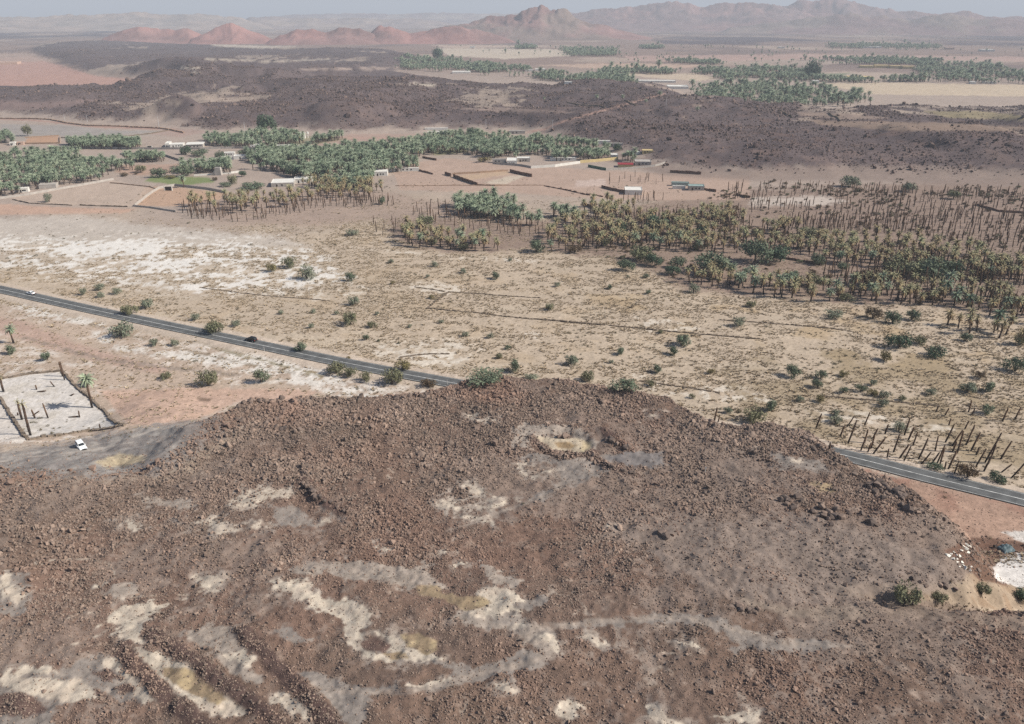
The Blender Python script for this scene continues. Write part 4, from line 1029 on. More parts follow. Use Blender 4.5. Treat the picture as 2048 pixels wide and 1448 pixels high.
road_stand = [((145, 165), (172, 30)), ((365, 245), (390, 140)), ((430, 155), (480, 50)), ((440, 305), (480, 90)), ((590, 140), (620, 20)), ((555, 370), (580, 240)), ((590, 300), (602, 180)),
    ((620, 385), (636, 300)), ((650, 350), (658, 225)), ((665, 260), (692, 165)), ((670, 400), (748, 245)), ((775, 220), (787, 130)), ((795, 435), (797, 355)), ((855, 385), (878, 220)), ((910, 440), (960, 305)),
    ((950, 465), (984, 325)), ((955, 230), (972, 75)), ((990, 275), (1012, 150)), ((1032, 325), (1046, 200)), ((1085, 450), (1125, 250)), ((1110, 400), (1148, 265)), ((1110, 495), (1172, 380)), ((1235, 375), (1245, 240)),
    ((1200, 495), (1250, 385)), ((1255, 485), (1280, 310)), ((1278, 500), (1290, 350)), ((1330, 295), (1376, 125)), ((1360, 140), (1362, 75)), ((1390, 330), (1442, 175)), ((1355, 540), (1402, 380)), ((1395, 380), (1413, 290)),
    ((1438, 390), (1456, 195)), ((1506, 175), (1522, 95)), ((1518, 320), (1546, 125)), ((1562, 375), (1608, 200)), ((1610, 410), (1616, 335)), ((1412, 580), (1415, 450)), ((1322, 540), (1320, 470)), ((1610, 515), (1656, 345)),
    ((1680, 560), (1700, 400)), ((1692, 480), (1760, 195)), ((1720, 495), (1756, 320)), ((1832, 450), (1892, 280)), ((1842, 570), (1916, 490)), ((1932, 620), (2032, 470)), ((1850, 105), (1872, -20)), ((1962, 90), (1992, -30)),
    ((1576, 40), (1588, -20)), ((1325, 50), (1345, -20)), ((265, 370), (262, 290)), ((1540, 20), (1546, -90)), ((1240, 20), (1252, -40))]
for b_, t_ in road_stand:
    bu, bv = 1600 + b_[0] * .21875, 820 + b_[1] * .21875
    where = ('hard by the asphalt road' if b_[1] > 420 else 'behind the first row along the road' if b_[1] > 250 else 'at the back of the roadside stand')
    mk_trunk_px((bu, bv), (1600 + t_[0] * .21875, 820 + t_[1] * .21875), where)
for (b_, t_, w) in [((1428, 846), (1432, 816), 'behind the plateau rim near the grey bush'), ((1436, 844), (1438, 834), 'behind the plateau rim near the grey bush'), ((1477, 596), (1478, 588), 'alone on the straw plain below the orchard')]:
    mk_trunk_px(b_, t_, w)
# the walled white field
FZ = lambda a, b: (a * .3418, 540 + b * .3418)
for (b_, t_, w) in [((366, 622), (364, 535), 'farther of the twins at the white field corner'), ((378, 644), (376, 535), 'nearer of the twins at the white field corner'), ((214, 700), (213, 672), 'alone near the back wall of the white field'),
                    ((281, 866), (277, 775), 'in the middle of the walled white field'), ((205, 868), (203, 812), 'beside the two burnt palms in the white field'), ((168, 945), (166, 905), 'at the foot of the burnt palms in the white field'),
                    ((466, 862), (467, 822), 'by the wall corner of the white field'), ((586, 925), (585, 900), 'at the front wall of the white field'), ((105, 850), (104, 834), 'on the west side of the white field'), ((318, 682), (300, 652), 'fallen half over in the white field'), ((405, 862), (462, 858), 'on the white field near the wall corner'),
                    ((220, 713), (275, 711), 'at the back of the white field'), ((410, 735), (438, 722), 'in the east half of the white field'), ((192, 850), (236, 826), 'across the middle of the white field')]:
    mk_trunk_px(FZ(*b_), FZ(*t_), w)
trunk_zones = [
    ([(1450, 378), (1600, 370), (1750, 378), (1760, 400), (1600, 396), (1450, 404)], 85, 3.2, 'the northern burnt rows'),
    ([(1750, 378), (2080, 386), (2080, 430), (1850, 420), (1750, 405)], 150, 3.4, 'the north-eastern burnt rows'),
    ([(1560, 440), (1700, 438), (1850, 440), (1850, 465), (1700, 470), (1560, 462)], 190, 3.0, 'the middle burnt rows'),
    ([(1850, 430), (2080, 440), (2080, 520), (1960, 505), (1850, 480)], 170, 3.2, 'the eastern burnt rows'),
    ([(1230, 402), (1300, 395), (1330, 400), (1300, 410)], 14, 4, 'the few beside the white box house'),
    ([(1210, 372), (1240, 368), (1320, 372), (1330, 358), (1280, 352), (1220, 358)], 14, 5, 'the few behind the white box house'),
    ([(1130, 470), (1180, 440), (1230, 438), (1200, 490), (1150, 510)], 60, 3.2, 'the dense stand west of the orchard'),
    ([(1250, 432), (1480, 425), (1480, 445), (1280, 450)], 130, 2.8, 'the upper edge of the orchard'),
    ([(800, 425), (880, 412), (1000, 445), (1120, 462), (1120, 480), (1000, 470), (880, 452)], 75, 4.0, 'the strip before the green grove'),
    ([(362, 415), (420, 420), (540, 425), (640, 398), (780, 400), (790, 412), (640, 416), (560, 434), (500, 444), (430, 442), (365, 438)], 150, 2.4, 'the western burnt stand'),
    ([(1100, 490), (1240, 440), (1480, 440), (1640, 485), (1640, 512), (1400, 505), (1230, 496)], 170, 3.2, 'the thick middle orchard'),
    ([(1500, 400), (1800, 408), (2080, 432), (2080, 445), (1800, 435), (1500, 425)], 120, 3.6, 'the middle northern rows'),
    ([(740, 440), (800, 450), (830, 470), (780, 478), (720, 455)], 9, 6, 'the loners by the western burnt stand'),
    ([(1640, 545), (1800, 560), (1900, 570), (2080, 620), (2080, 640), (1880, 605), (1700, 590)], 130, 3.2, 'the edge by the dark bushes'),
    ([(1700, 500), (1900, 510), (2080, 545), (2080, 600), (1900, 560), (1700, 545)], 220, 3.2, 'the eastern orchard')]
def mk_trunk(p, g, label):
    o = link('dead_palm_trunk', g.choice(TRUNK_V), None, p)
    h = g.uniform(3.2, 9.8); w = g.uniform(.5, .85); o.scale = (w, w, h / 6)
    lx = g.gauss(.0, .11); o.rotation_euler = (g.gauss(0, .06), lx, g.uniform(0, 1) * 0)
    ls = 'leaning east' if lx > .12 else 'leaning west' if lx < -.08 else 'upright'
    sz = 'tall' if h > 7.6 else 'middle-high' if h > 6 else 'low'
    tag(o, f'{sz} trunk, {ls}, {label[0].replace(" row", "")} of {label[1]}', 'dead palm', GT)
nT = place_kind('dead_palm_trunk', 'dead palm', GT, trunk_zones, 230, mk_trunk, 'burnt_trunk_stand', TRUNK_V)

# the four live palms of the white field and two loners
for (b_, t_, k_, lab, vi) in [((540, 805), (540, 640), 1.0, 'palm with green crown and charred foot at the side wall of the white field', 'g'), ((178, 968), (180, 780), 1.1, 'tallest charred palm with thin crown in the white field', 'p'),
                          ((128, 875), (128, 765), .8, 'smaller charred palm with thin crown beside the tallest one in the white field', 'p'), ((20, 712), (12, 630), .8, 'thin-crowned palm at the west end of the white field', 'p'),
                          ((80, 428), (65, 345), .8, 'bushy palm with brown skirt by the track near the two round bushes', 'b')]:
    p = ground(*FZ(*b_)); kk = ppm(p); a = math.atan2(CAM_H - p.z, math.hypot(p.x, p.y))
    h = (b_[1] - t_[1]) * .3418 / kk / math.cos(a)
    vv = PARCH_V[2]; s = h / vv[3][2]
    parts = {'g': (TRUNK_V[1], PALM_V[1][1]), 'p': (TRUNK_V[3], crown_mesh('thin_crown', 301, M_PARCH, 9, 2.0, -30, 70, .22)), 'b': (vv[0], PALM_V[2][1], vv[2])}[vi]
    r = thing('date_palm', lab, 'palm tree', p, 0, None)
    tr = link('trunk', parts[0], r); tr.scale = (1.1, 1.1, h / (6.0 if vi != 'b' else vv[3][2]))
    for pn, me in zip(('crown', 'dead_frond_skirt'), parts[1:]):
        c = link(pn, me, r); c.location = (0, 0, h); c.scale = (k_,) * 3
p = ground(368, 375); v_ = PALM_V[1]
plant_tree('date_palm', v_, ('crown', 'dead_frond_skirt'), p, 1.1, 1, (0, 0), 'lone green palm beside the bright green plot and the dark gate', 'palm tree', None)

# far groves: one mass
far_zones = [[(800, 124), (880, 116), (960, 131), (960, 145), (880, 144), (800, 140)], [(950, 133), (1020, 128), (1060, 142), (1040, 154), (970, 150)], [(1060, 148), (1230, 153), (1280, 167), (1240, 171), (1080, 160)],
    [(1200, 142), (1350, 143), (1350, 149), (1200, 149)], [(1390, 143), (1600, 138), (1640, 147), (1630, 161), (1450, 160), (1400, 153)], [(1390, 176), (1560, 169), (1720, 189), (1720, 206), (1690, 212), (1560, 214), (1400, 204)],
    [(1610, 121), (1720, 117), (1880, 123), (1880, 130), (1740, 130), (1640, 129)], [(1830, 128), (1980, 131), (2060, 153), (2060, 170), (1960, 167), (1880, 158), (1840, 152)], [(1120, 98), (1230, 98), (1235, 113), (1140, 113)],
    [(1650, 88), (1880, 92), (1880, 99), (1660, 97)], [(1035, 95), (1072, 94), (1072, 99), (1036, 99)], [(1285, 94), (1322, 94), (1322, 98), (1285, 98)], [(1340, 122), (1440, 126), (1440, 130), (1340, 127)], [(1590, 162), (1900, 160), (1900, 164), (1700, 166)]]
P = []
for zi, poly in enumerate(far_zones):
    W = wpoly(poly); A = 0.5 * abs(sum(W[i][0] * W[(i + 1) % len(W)][1] - W[(i + 1) % len(W)][0] * W[i][1] for i in range(len(W))))
    P += poly_points(poly, int(min(max(A / 55, 20), 900)), 900 + zi, 4.5, 0.0, -.12, 55)
g = np.random.default_rng(5); n_ = len(P)
for poly, k_ in [([(870, 92), (1250, 92), (2060, 100), (2060, 128), (1240, 122), (900, 104)], 150), ([(1240, 110), (1620, 118), (1640, 140), (1240, 138)], 50), ([(1700, 60), (2060, 62), (2060, 90), (1700, 86)], 60), ([(900, 215), (1500, 215), (1500, 250), (1100, 255)], 8)]:
    P += poly_points(poly, k_, 990 + k_, 6.0, 0.0, .1, 160)
P = [(x + g.normal(0, 7), y + g.normal(0, 14)) for x, y in P]; n_ = len(P)
P3 = [(x, y, hz(x, y) - .1) for x, y in P]; s = np.exp(g.normal(-.02, .28, n_))
scatter('far_palm_grove', P3, np.stack([s * 1.15, s * 1.15, s], -1), np.stack([g.normal(0, .05, n_), g.normal(0, .05, n_), g.uniform(0, 6.28, n_)], -1), g.integers(0, 4, n_), joined('far_palm', PALM_V))

# ---------------------------------------------------------------- bushes and trees
def bush_mesh(seed, m, n=420, h=.62, leaf=.085, gaps=7, taper=.35):
    """leaf faces round a handful of clumps; unit width 1, height h"""
    g = random.Random(seed); b = MB(); cl = []
    for i in range(gaps):
        a = g.uniform(0, 6.283); r = math.sqrt(g.random()) * .34
        cl.append((r * math.cos(a), r * math.sin(a), h * g.uniform(.28, .72) * (1 - r * .8), g.uniform(.13, .22)))
    for i in range(n):
        c = g.choice(cl)
        d = Vector((g.gauss(0, 1), g.gauss(0, 1), g.gauss(0, 1))).normalized() * c[3] * g.uniform(.55, 1.12)
        p = Vector((c[0] + d.x, c[1] + d.y, max(c[2] + d.z * .9, .01)))
        u = Vector((g.gauss(0, 1), g.gauss(0, 1), g.gauss(0, 1))).normalized(); w = u.cross(d).normalized()
        s = leaf * g.uniform(.6, 1.3)
        b.add([p - u * s * .5, p + w * s * .45, p + u * s * .7], [(0, 1, 2)])
    return b.mesh('bush_foliage', m)
def stem_mesh(seed, h=.5):
    g = random.Random(seed); b = MB()
    for i in range(6):
        a = g.uniform(0, 6.283); q = g.uniform(.08, .3)
        b.tube([(0, 0, -.05), (q * .4 * math.cos(a), q * .4 * math.sin(a), h * .4), (q * math.cos(a), q * math.sin(a), h * g.uniform(.7, 1))], [.022, .016, .006], 4, False)
    return b.mesh('bush_stem', M_STEM)
BUSH = {k: [bush_mesh(400 + i * 7 + j, M_LEAF[k], 900 if k != 'grey' else 700, .6, .075, 11) for j in range(3)] for i, k in enumerate(M_LEAF)}
STEMS = [stem_mesh(480 + i) for i in range(3)]
GB = 'bushes scattered over the plain'
bush_i = 0
def bush(u, v, w, tone, label, hk=1.0, group=GB):
    global bush_i
    bush_i += 1
    g = random.Random(bush_i * 31)
    p = ground(u, v); s = w / ppm(p) * .96
    r = thing('bush', label, 'bush', p, g.uniform(0, 6.28), group)
    f = link('foliage', g.choice(BUSH[tone]), r); st = link('stem', g.choice(STEMS), r)
    f.scale = st.scale = (s * g.uniform(1.0, 1.15), s * g.uniform(.9, 1.1), s * hk * g.uniform(1.1, 1.3))
    return r
BUSHES = [
    (166, 590, 20, 'grey', 'upright grey-green bush beyond the road, westernmost of the three near the white car', 1.3),
    (199, 580, 26, 'grey', 'middle grey-green bush of the three beyond the road, upper half of a pair', 1.0),
    (203, 594, 22, 'grey', 'small grey-green bush tucked against the front of a pair beyond the road', 1.0),
    (235, 588, 24, 'grey', 'grey-green bush beyond the road, third of the row after the white car', 1.0),
    (260, 628, 37, 'olive', 'broad olive bush on the far verge, joined to a paler wide bush', 1.0),
    (291, 617, 36, 'grey', 'wide pale bush behind the broad olive bush on the far verge', 1.0),
    (390, 640, 26, 'grey', 'small hazy grey bush on the plain behind the road, midway to the black car', 1.0),
    (430, 665, 46, 'olive', 'large olive bush touching the far verge between both cars', 1.0),
    (473, 652, 25, 'grey', 'low pale bush just beyond the large olive verge bush', 1.0),
    (563, 628, 16, 'grey', 'tiny grey bush with a pale stone at its foot on the plain', 1.0),
    (626, 626, 15, 'grey', 'tiny grey bush on the plain above the black car, second of three in line', 1.0),
    (674, 629, 14, 'grey', 'tiny grey bush on the plain above the black car, third of three in line', 1.0),
    (621, 656, 17, 'grey', 'small upright grey bush on the plain nearest the black car', 1.0),
    (600, 701, 33, 'green', 'round green bush on the far verge just past the black car', 1.0),
    (246, 673, 62, 'grey', 'very large pale grey-green bush below the road on the salt ground', .9),
    (311, 691, 26, 'grey', 'grey-green bush between the road and the sand track, beside a lower twin', 1.0),
    (350, 690, 24, 'grey', 'lower twin bush between the road and the sand track', 1.0),
    (25, 707, 30, 'green', 'flat green bush by the track near the bushy palm', 1.0),
    (95, 720, 25, 'green', 'upright green bush by the track behind the walled white field', 1.2),
    (331, 757, 28, 'olive', "ragged olive bush on the red sand's upper edge, smallest of three", 1.0),
    (417, 770, 46, 'olive', 'big round olive bush on the red sand, largest of three', 1.3),
    (523, 765, 38, 'green', 'round dark green bush on the red sand, nearest the stony plateau', 1.2),
    (172, 772, 34, 'green', 'green bush leaning on the side wall of the white field beside a palm', 1.0),
    (672, 746, 46, 'olive', 'olive bush on the near verge where the road meets the scrub line', 1.0),
    (700, 753, 34, 'olive', 'low olive bush following on the near verge scrub line', 1.0),
    (733, 762, 32, 'olive', 'pale olive bush with a white bag at its foot on the near verge', 1.0),
    (783, 768, 52, 'olive', 'wide olive bush on the near verge close to the plateau', 1.0),
    (855, 773, 40, 'brown', 'brown dry bush on the near verge where the road slips behind the plateau', .7),
    (543, 543, 28, 'straw', 'straw-coloured bush on the salt flat, lowest of a trio', 1.0),
    (580, 535, 36, 'olive', 'wide olive bush on the salt flat, farthest of a trio', 1.0),
    (614, 558, 42, 'grey', 'biggest grey-green bush of the trio on the salt flat', 1.2),
    (703, 561, 28, 'green', 'round green bush by a white salt streak', 1.0),
    (782, 527, 17, 'grey', 'small bush just below the pale footpath, westernmost', 1.0),
    (786, 568, 13, 'straw', 'tiny straw-coloured tussock bush on the plain', 1.0),
    (868, 533, 18, 'grey', 'small bush below the pale footpath, by the orchard', 1.0),
    (928, 546, 20, 'grey', 'small flat bush below the pale footpath, between two others', 1.0),
    (993, 558, 26, 'green', 'round dark bush below the pale footpath, largest there', 1.0),
    (856, 555, 12, 'grey', 'tiny grey bush on the plain below the footpath', 1.0),
    (707, 609, 33, 'grey', 'grey-green bush by the end of the white salt streak', 1.0),
    (755, 630, 13, 'grey', 'tiny upright grey bush between salt streak and stone line', 1.0),
    (863, 597, 14, 'straw', 'tan bush at the corner of the dark stone line', 1.0),
    (701, 649, 40, 'olive', 'wide low olive bush in the middle of the plain above the road', 1.0),
    (744, 655, 25, 'olive', 'round olive bush beside the wide low one above the road', 1.0),
    (882, 646, 15, 'grey', 'faint grey bush below the dark stone line', 1.0),
    (821, 655, 13, 'grey', 'faint tiny grey bush below and west of the stone line', 1.0),
    (734, 680, 17, 'green', 'small upright green bush above the road verge', 1.2),
    (757, 683, 9, 'olive', 'tiny bush at the heel of the small upright one above the road', 1.0),
    (931, 673, 20, 'grey', 'faint grey bush in the middle plain, first of two', 1.0),
    (981, 676, 19, 'grey', 'faint grey bush in the middle plain, second of two', 1.0),
    (697, 717, 10, 'straw', "yellow tuft-like bush at the road's far edge", 1.0),
    (805, 740, 37, 'straw', 'tan bush by the round salt pan beside the road', 1.0),
    (1015, 698, 14, 'green', 'small dark bush above the leafy bush near the plateau rim', 1.0),
    (1000, 717, 18, 'olive', 'small olive bush near the salt pan and plateau rim', 1.0),
    (1032, 743, 35, 'green', 'tall leafy green bush close behind the plateau rim', 1.2),
    (974, 765, 92, 'green', 'long low green thicket where the road meets the plateau', .4),
    (1062, 757, 40, 'grey', 'thin grey thicket on the plateau rim beside the long green one', .5),
    (1073, 505, 45, 'green', 'dark broad bush at the orchard edge under a bare trunk', 1.0),
    (1020, 522, 12, 'grey', 'tiny bush at the orchard edge near the footpath', 1.0),
    (1115, 573, 17, 'grey', 'small pale bush in the straw plain', 1.0),
    (1221, 578, 17, 'green', 'small round dark bush in the straw plain, first of a pair', 1.0),
    (1297, 588, 15, 'green', 'small round dark bush in the straw plain, second of a pair', 1.0),
    (1292, 556, 15, 'green', 'small dark bush just below the acacias', 1.0),
    (1255, 555, 9, 'grey', 'tiny bush below the westernmost acacia', 1.0),
    (1097, 619, 23, 'olive', 'olive bush in the straw plain above the stone line', 1.0),
    (1387, 585, 31, 'grey', 'silvery bush at the feet of the orchard edge palms', 1.0),
    (1502, 614, 26, 'olive', 'olive bush on the straw plain below the orchard edge', 1.0),
    (1478, 652, 35, 'grey', 'spreading silvery bush on the plain by a dry wall', 1.0),
    (1322, 667, 14, 'olive', 'little bush at the end of the dark stone line', 1.0),
    (1364, 692, 43, 'green', 'big dark green bush in mid plain, larger of two touching', 1.0),
    (1348, 709, 28, 'green', 'dark green bush in mid plain, smaller of two touching', 1.0),
    (1243, 709, 25, 'green', 'round dark green bush west of the touching pair', 1.0),
    (1222, 726, 14, 'grey', 'tiny grey bush just below the round dark one', 1.0),
    (1142, 728, 40, 'grey', 'wide pale bush on the plain above the plateau rim', 1.0),
    (1316, 745, 28, 'green', 'round dark green bush on the plain below the touching pair', 1.0),
    (1422, 747, 20, 'straw', 'yellowish small bush on the plain', 1.0),
    (1588, 753, 43, 'green', 'large round dark green bush, nearest of the eastern row', 1.0),
    (1642, 756, 29, 'green', 'smaller dark bush following the large round one', 1.0),
    (1635, 776, 30, 'green', 'dark bush below the smaller one in the eastern row', 1.0),
    (1687, 753, 23, 'straw', 'yellowish bush in the eastern row', 1.0),
    (1687, 786, 21, 'green', 'small dark bush in the eastern row near the yellow pair', 1.0),
    (1178, 762, 38, 'olive', 'olive bush standing on the plateau rim', 1.0),
    (1250, 779, 66, 'green', "long green thicket on the plateau rim's back slope", .5),
    (1302, 772, 22, 'olive', 'olive bush on salty ground behind the rim thicket', 1.0),
    (1384, 796, 16, 'olive', 'small bush on the salty ground alone', 1.0),
    (1544, 822, 39, 'green', "round green bush at the plateau's eastern foot", 1.0),
    (1600, 803, 20, 'grey', "grey bush beyond the plateau's eastern foot", 1.0),
    (1639, 803, 26, 'straw', 'tan bush beside the grey one beyond the plateau', 1.0),
    (1455, 825, 24, 'grey', 'pale bush half hidden behind the plateau rim', 1.0),
    (1506, 841, 56, 'olive', 'broad olive bush with dark core on the plateau rim', 1.0),
    (1670, 846, 34, 'grey', 'grey bush at the back of the roadside trunk stand', 1.0),
    (1665, 635, 50, 'grey', "wide silvery bush below the orchard's pale clearing", .6),
    (1868, 712, 50, 'dark', 'dark round bush below the palms, with flat shadow', .7),
    (2030, 742, 50, 'green', 'broad dark bush at the eastern edge of view', 1.0),
    (1960, 757, 26, 'brown', 'brown dry bush near the eastern edge', 1.0),
    (1769, 720, 35, 'straw', 'yellow-brown bush below the big dark one', 1.0),
    (1934, 785, 50, 'grey', 'wide grey bush on the eastern plain', .7),
    (1980, 784, 34, 'green', 'dark bush beside the wide grey one', 1.0),
    (1862, 789, 26, 'grey', 'small grey bush west of the wide grey one', 1.0),
    (1743, 770, 22, 'grey', 'pale bush behind the yellow-green pair', 1.0),
    (1721, 783, 27, 'green', 'green bush of the yellow-green pair', 1.0),
    (1743, 790, 26, 'straw', 'yellowish bush of the yellow-green pair', 1.0),
    (1768, 795, 28, 'grey', 'hazy bush beside the yellow-green pair', 1.0),
    (1803, 801, 21, 'olive', 'small olive bush on the eastern plain', 1.0),
    (1764, 812, 30, 'grey', 'pale spreading bush above the trunk stand', 1.0),
    (1973, 827, 32, 'green', 'dark bush between leaning trunks', 1.0),
    (1673, 832, 26, 'grey', 'grey bush at the salt patch by the trunk stand', 1.0),
    (1798, 862, 36, 'grey', 'grey bush inside the trunk stand', 1.0),
    (1993, 963, 42, 'dark', 'dark green bush on the far road verge among leaning trunks', .8),
    (1935, 954, 50, 'brown', 'brown dry bush on the far road verge', 1.0),
    (1871, 938, 38, 'green', 'low green bush on the far road verge', .5),
    (1797, 695, 56, 'dark', 'biggest dark bush between the orchard and the plain', 1.0),
    (1838, 688, 36, 'olive', 'olive bush touching the biggest dark bush', 1.0),
    (1785, 645, 40, 'green', 'dark bush in front of the orchard edge, first of a pair', 1.0),
    (1823, 640, 37, 'green', 'dark bush in front of the orchard edge, second of a pair', 1.0),
    (1745, 637, 40, 'brown', 'brown dry bush in front of the orchard edge', 1.0),
    (1930, 682, 30, 'green', 'bush under the lone palms of the eastern plain', 1.0),
    (2040, 690, 36, 'olive', 'olive bush under the easternmost lone palm', 1.0),
    (1810, 1204, 72, 'olive', 'ragged acacia-like bush at the gully mouth, largest of the gully bushes', 1.0),
    (1878, 1202, 40, 'olive', 'middle bush in the sandy gully', 1.0),
    (1962, 1188, 38, 'olive', 'bush in the sandy gully below the white debris', 1.0),
    (2044, 1198, 44, 'dark', "very dark bush at the gully's edge by the white slope", 1.0),
    (99, 404, 23, 'grey', 'lone grey-green bush on the pale field inside the roadside walls', 1.5),
    (321, 354, 42, 'green', 'leafy shrub behind the bright green plot, western of two', 0.8),
    (367, 353, 52, 'green', 'leafy shrub behind the bright green plot, eastern and wider of two', 0.8),
    (340, 357, 26, 'straw', 'yellow-green low shrub inside the bright green plot', 0.5),
    (463, 368, 26, 'olive', 'bushy shrub on the bare field below the short white wall', 1.2),
    (500, 378, 66, 'green', 'long low green shrub row above the western burnt stand', 0.35),
    (450, 373, 30, 'green', 'low green shrub beside the long shrub row', 0.5),
    (430, 361, 12, 'brown', 'tiny brown bush on the bare field below the ruin', 1.0),
    (250, 352, 20, 'brown', 'low brown bush at the end of the pale wall, bigger one', 0.6),
    (272, 349, 11, 'brown', 'low brown bush at the end of the pale wall, smaller one', 0.8),
    (372, 309, 28, 'dark', 'dark bush in the sheds yard behind the square grove', 1.1),
    (402, 312, 44, 'green', 'wide green bush in the sheds yard', 0.5),
    (441, 315, 22, 'dark', 'dark bush touching the open white shed', 1.1),
    (489, 311, 34, 'green', 'green bush behind the long sloping shed', 0.6),
    (294, 321, 46, 'green', 'wide green bush by the grey yard wall', 0.5),
    (1234, 301, 28, 'dark', 'dark bush below the two roofs on the slope', 0.8),
    (968, 324, 30, 'straw', 'tan bush heap at the west end of the compound', 0.6),
    (1620, 472, 62, 'olive', 'wide olive shrub mass among the middle burnt rows', 0.5),
    (1395, 500, 30, 'olive', 'olive shrub under the parched palms of the thick orchard', 0.9),
    (1210, 492, 34, 'olive', 'olive shrub at the orchard corner beside dense trunks', 0.8),
    (1150, 505, 34, 'brown', 'brown shrub between trunks at the orchard corner', 0.8),
    (930, 500, 30, 'olive', 'olive shrub at the foot of the stand facing the salt flat', 0.8),
    (868, 488, 24, 'olive', 'small olive shrub in the stand facing the salt flat', 0.9),
    (705, 470, 34, 'grey', 'grey-green shrub apart, west of the stand facing the salt flat', 0.6),
    (765, 408, 22, 'green', 'green shrub at the east end of the western burnt stand', 1.2),
    (1960, 560, 60, 'brown', 'brown shrub mass in the eastern orchard', 0.7),
    (1860, 600, 44, 'brown', 'brown shrub under trunks at the orchard edge', 0.7),
    (2030, 610, 46, 'olive', 'olive shrub under trunks near the eastern frame of the orchard', 0.7),
    (1690, 600, 40, 'olive', 'olive shrub between edge palms', 0.7),
    (480, 275, 20, 'green', 'green shrub at the far grove near the tall dark tree', 0.8),
    (650, 279, 34, 'green', 'green shrub row end by the white tower house', 0.5),
]
for q_ in BUSHES: bush(*q_)
TREES = [
    (1510, 524, 66, 'green', 'large flat-topped acacia in the pale clearing, western of two', .75),
    (1560, 524, 52, 'dark', 'dark acacia beside the large flat-topped one', .75),
    (1425, 545, 80, 'green', 'widest acacia at the orchard edge', .6),
    (1280, 522, 52, 'olive', "acacia at the orchard's western corner, highest of the cluster", .7),
    (1252, 541, 36, 'green', "small acacia at the orchard's western corner, lowest of the cluster", .7),
    (1310, 531, 38, 'dark', 'dark acacia in the western corner cluster, next to a slim one', .7),
    (1355, 535, 32, 'green', 'slim acacia east of the western corner cluster', .8),
    (1345, 548, 34, 'dark', 'low dark acacia in front of the slim one', .6),
    (1631, 528, 30, 'green', 'acacia in the middle of the parched rows', .8),
    (1685, 543, 28, 'green', "acacia beside the pale clearing's end", .8),
    (1592, 569, 32, 'dark', 'acacia standing among the edge palms', .9),
    (1628, 573, 40, 'olive', 'olive acacia among the edge palms', .7),
    (1741, 572, 64, 'brown', 'wide brown leafless acacia inside the orchard', .6),
    (1800, 552, 74, 'olive', 'wide olive acacia in the eastern orchard', .6),
    (1861, 554, 74, 'green', 'wide green acacia in the eastern orchard', .6),
    (1907, 555, 48, 'dark', 'dark acacia at the end of the eastern row', .8),
    (1700, 374, 38, 'grey', 'grey acacia among the northern bare trunks', .7),
    (1816, 383, 30, 'grey', 'smaller grey acacia among the northern bare trunks', .7),
    (1906, 398, 28, 'olive', 'acacia with a dark shadow among north-eastern bare trunks', .7),
    (1310, 461, 50, 'dark', "dark spreading tree in the thick orchard's middle", .7),
    (1245, 470, 34, 'dark', "dark tree on the thick orchard's western side", .8),
    (1405, 470, 30, 'dark', 'dark tree behind the widest acacia', .8),
    (850, 455, 36, 'olive', 'round tree among the edge palms opposite the salt flat', .8),
    (588, 354, 34, 'dark', 'dark umbrella-shaped tree beside the village grove', .7),
    (282, 345, 24, 'olive', "flat olive tree beside the big grove's end", .7),
    (99, 366, 34, 'dark', 'dark umbrella tree hidden in the big grove', .7),
    (484, 354, 18, 'dark', 'small round tree by the white wall', .8),
    (535, 268, 40, 'dark', 'tall dark tree rising from the far grove', 1.1),
    (945, 280, 24, 'dark', 'dark tree rising from the compound grove', 1.2),
    (874, 120, 26, 'dark', 'dark tree by the far grove below the small black hill', 1.0),
    (1624, 158, 36, 'dark', 'tall dark tree at the far rectangular grove', 1.1),
    (56, 272, 18, 'olive', 'pale poplar-like tree behind the sandy field', 1.4),
    (455, 297, 16, 'dark', 'dark tree at the wall in front of the far grove', 1.2),
]
CANOPY = {k: [bush_mesh(700 + i * 5 + j, M_LEAF[k], 1100, .5, .075, 14) for j in range(2)] for i, k in enumerate(M_LEAF)}
def limb_mesh(seed):
    g = random.Random(seed); b = MB()
    b.tube([(0, 0, -.06), (.01, 0, .12), (.02, .01, .22)], [.035, .028, .024], 6, False)
    for i in range(5):
        a = i * 1.257 + g.uniform(-.3, .3); q = g.uniform(.16, .32)
        b.tube([(.02, .01, .2), (q * .5 * math.cos(a), q * .5 * math.sin(a), .36), (q * math.cos(a), q * math.sin(a), .5)], [.018, .013, .006], 4, False)
    return b.mesh('tree_limbs', M_STEM)
LIMBS = [limb_mesh(760 + i) for i in range(3)]
for i_, (u, v, w, tone, label, hk) in enumerate(TREES):
    g = random.Random(i_ * 17 + 3); p = ground(u, v); s = w / ppm(p)
    r = thing('acacia_tree', label, 'tree', p, g.uniform(0, 6.28), 'acacias and broad trees of the oasis')
    tr = link('trunk', g.choice(LIMBS), r); hk *= 1.5; tr.scale = (s, s, s * hk)
    c = link('crown', g.choice(CANOPY[tone]), r, (0, 0, s * hk * .1)); c.scale = (s * 1.2, s * 1.15, s * hk * 1.1)

# low burnt scrub under the dead orchard
burnt = area([(1230, 440), (1500, 372), (2200, 372), (2200, 640), (1900, 606), (1660, 600), (1400, 572), (1250, 515), (1090, 500)], 14, 16).reshape(GX.shape)
spread('burnt_scrub', 42000, 330, 900, burnt, lambda x, y, g: 2.1 * np.exp(g.normal(0, .35, len(x))), [BUSH['brown'][0], BUSH['brown'][1], BUSH['olive'][0], BUSH['brown'][2]], 12, 1.0, 0,
       lambda x, y: .1 + .9 * sstep(.05, .6, fbm(x / 32, y / 32, 3, 97)), flat=True)
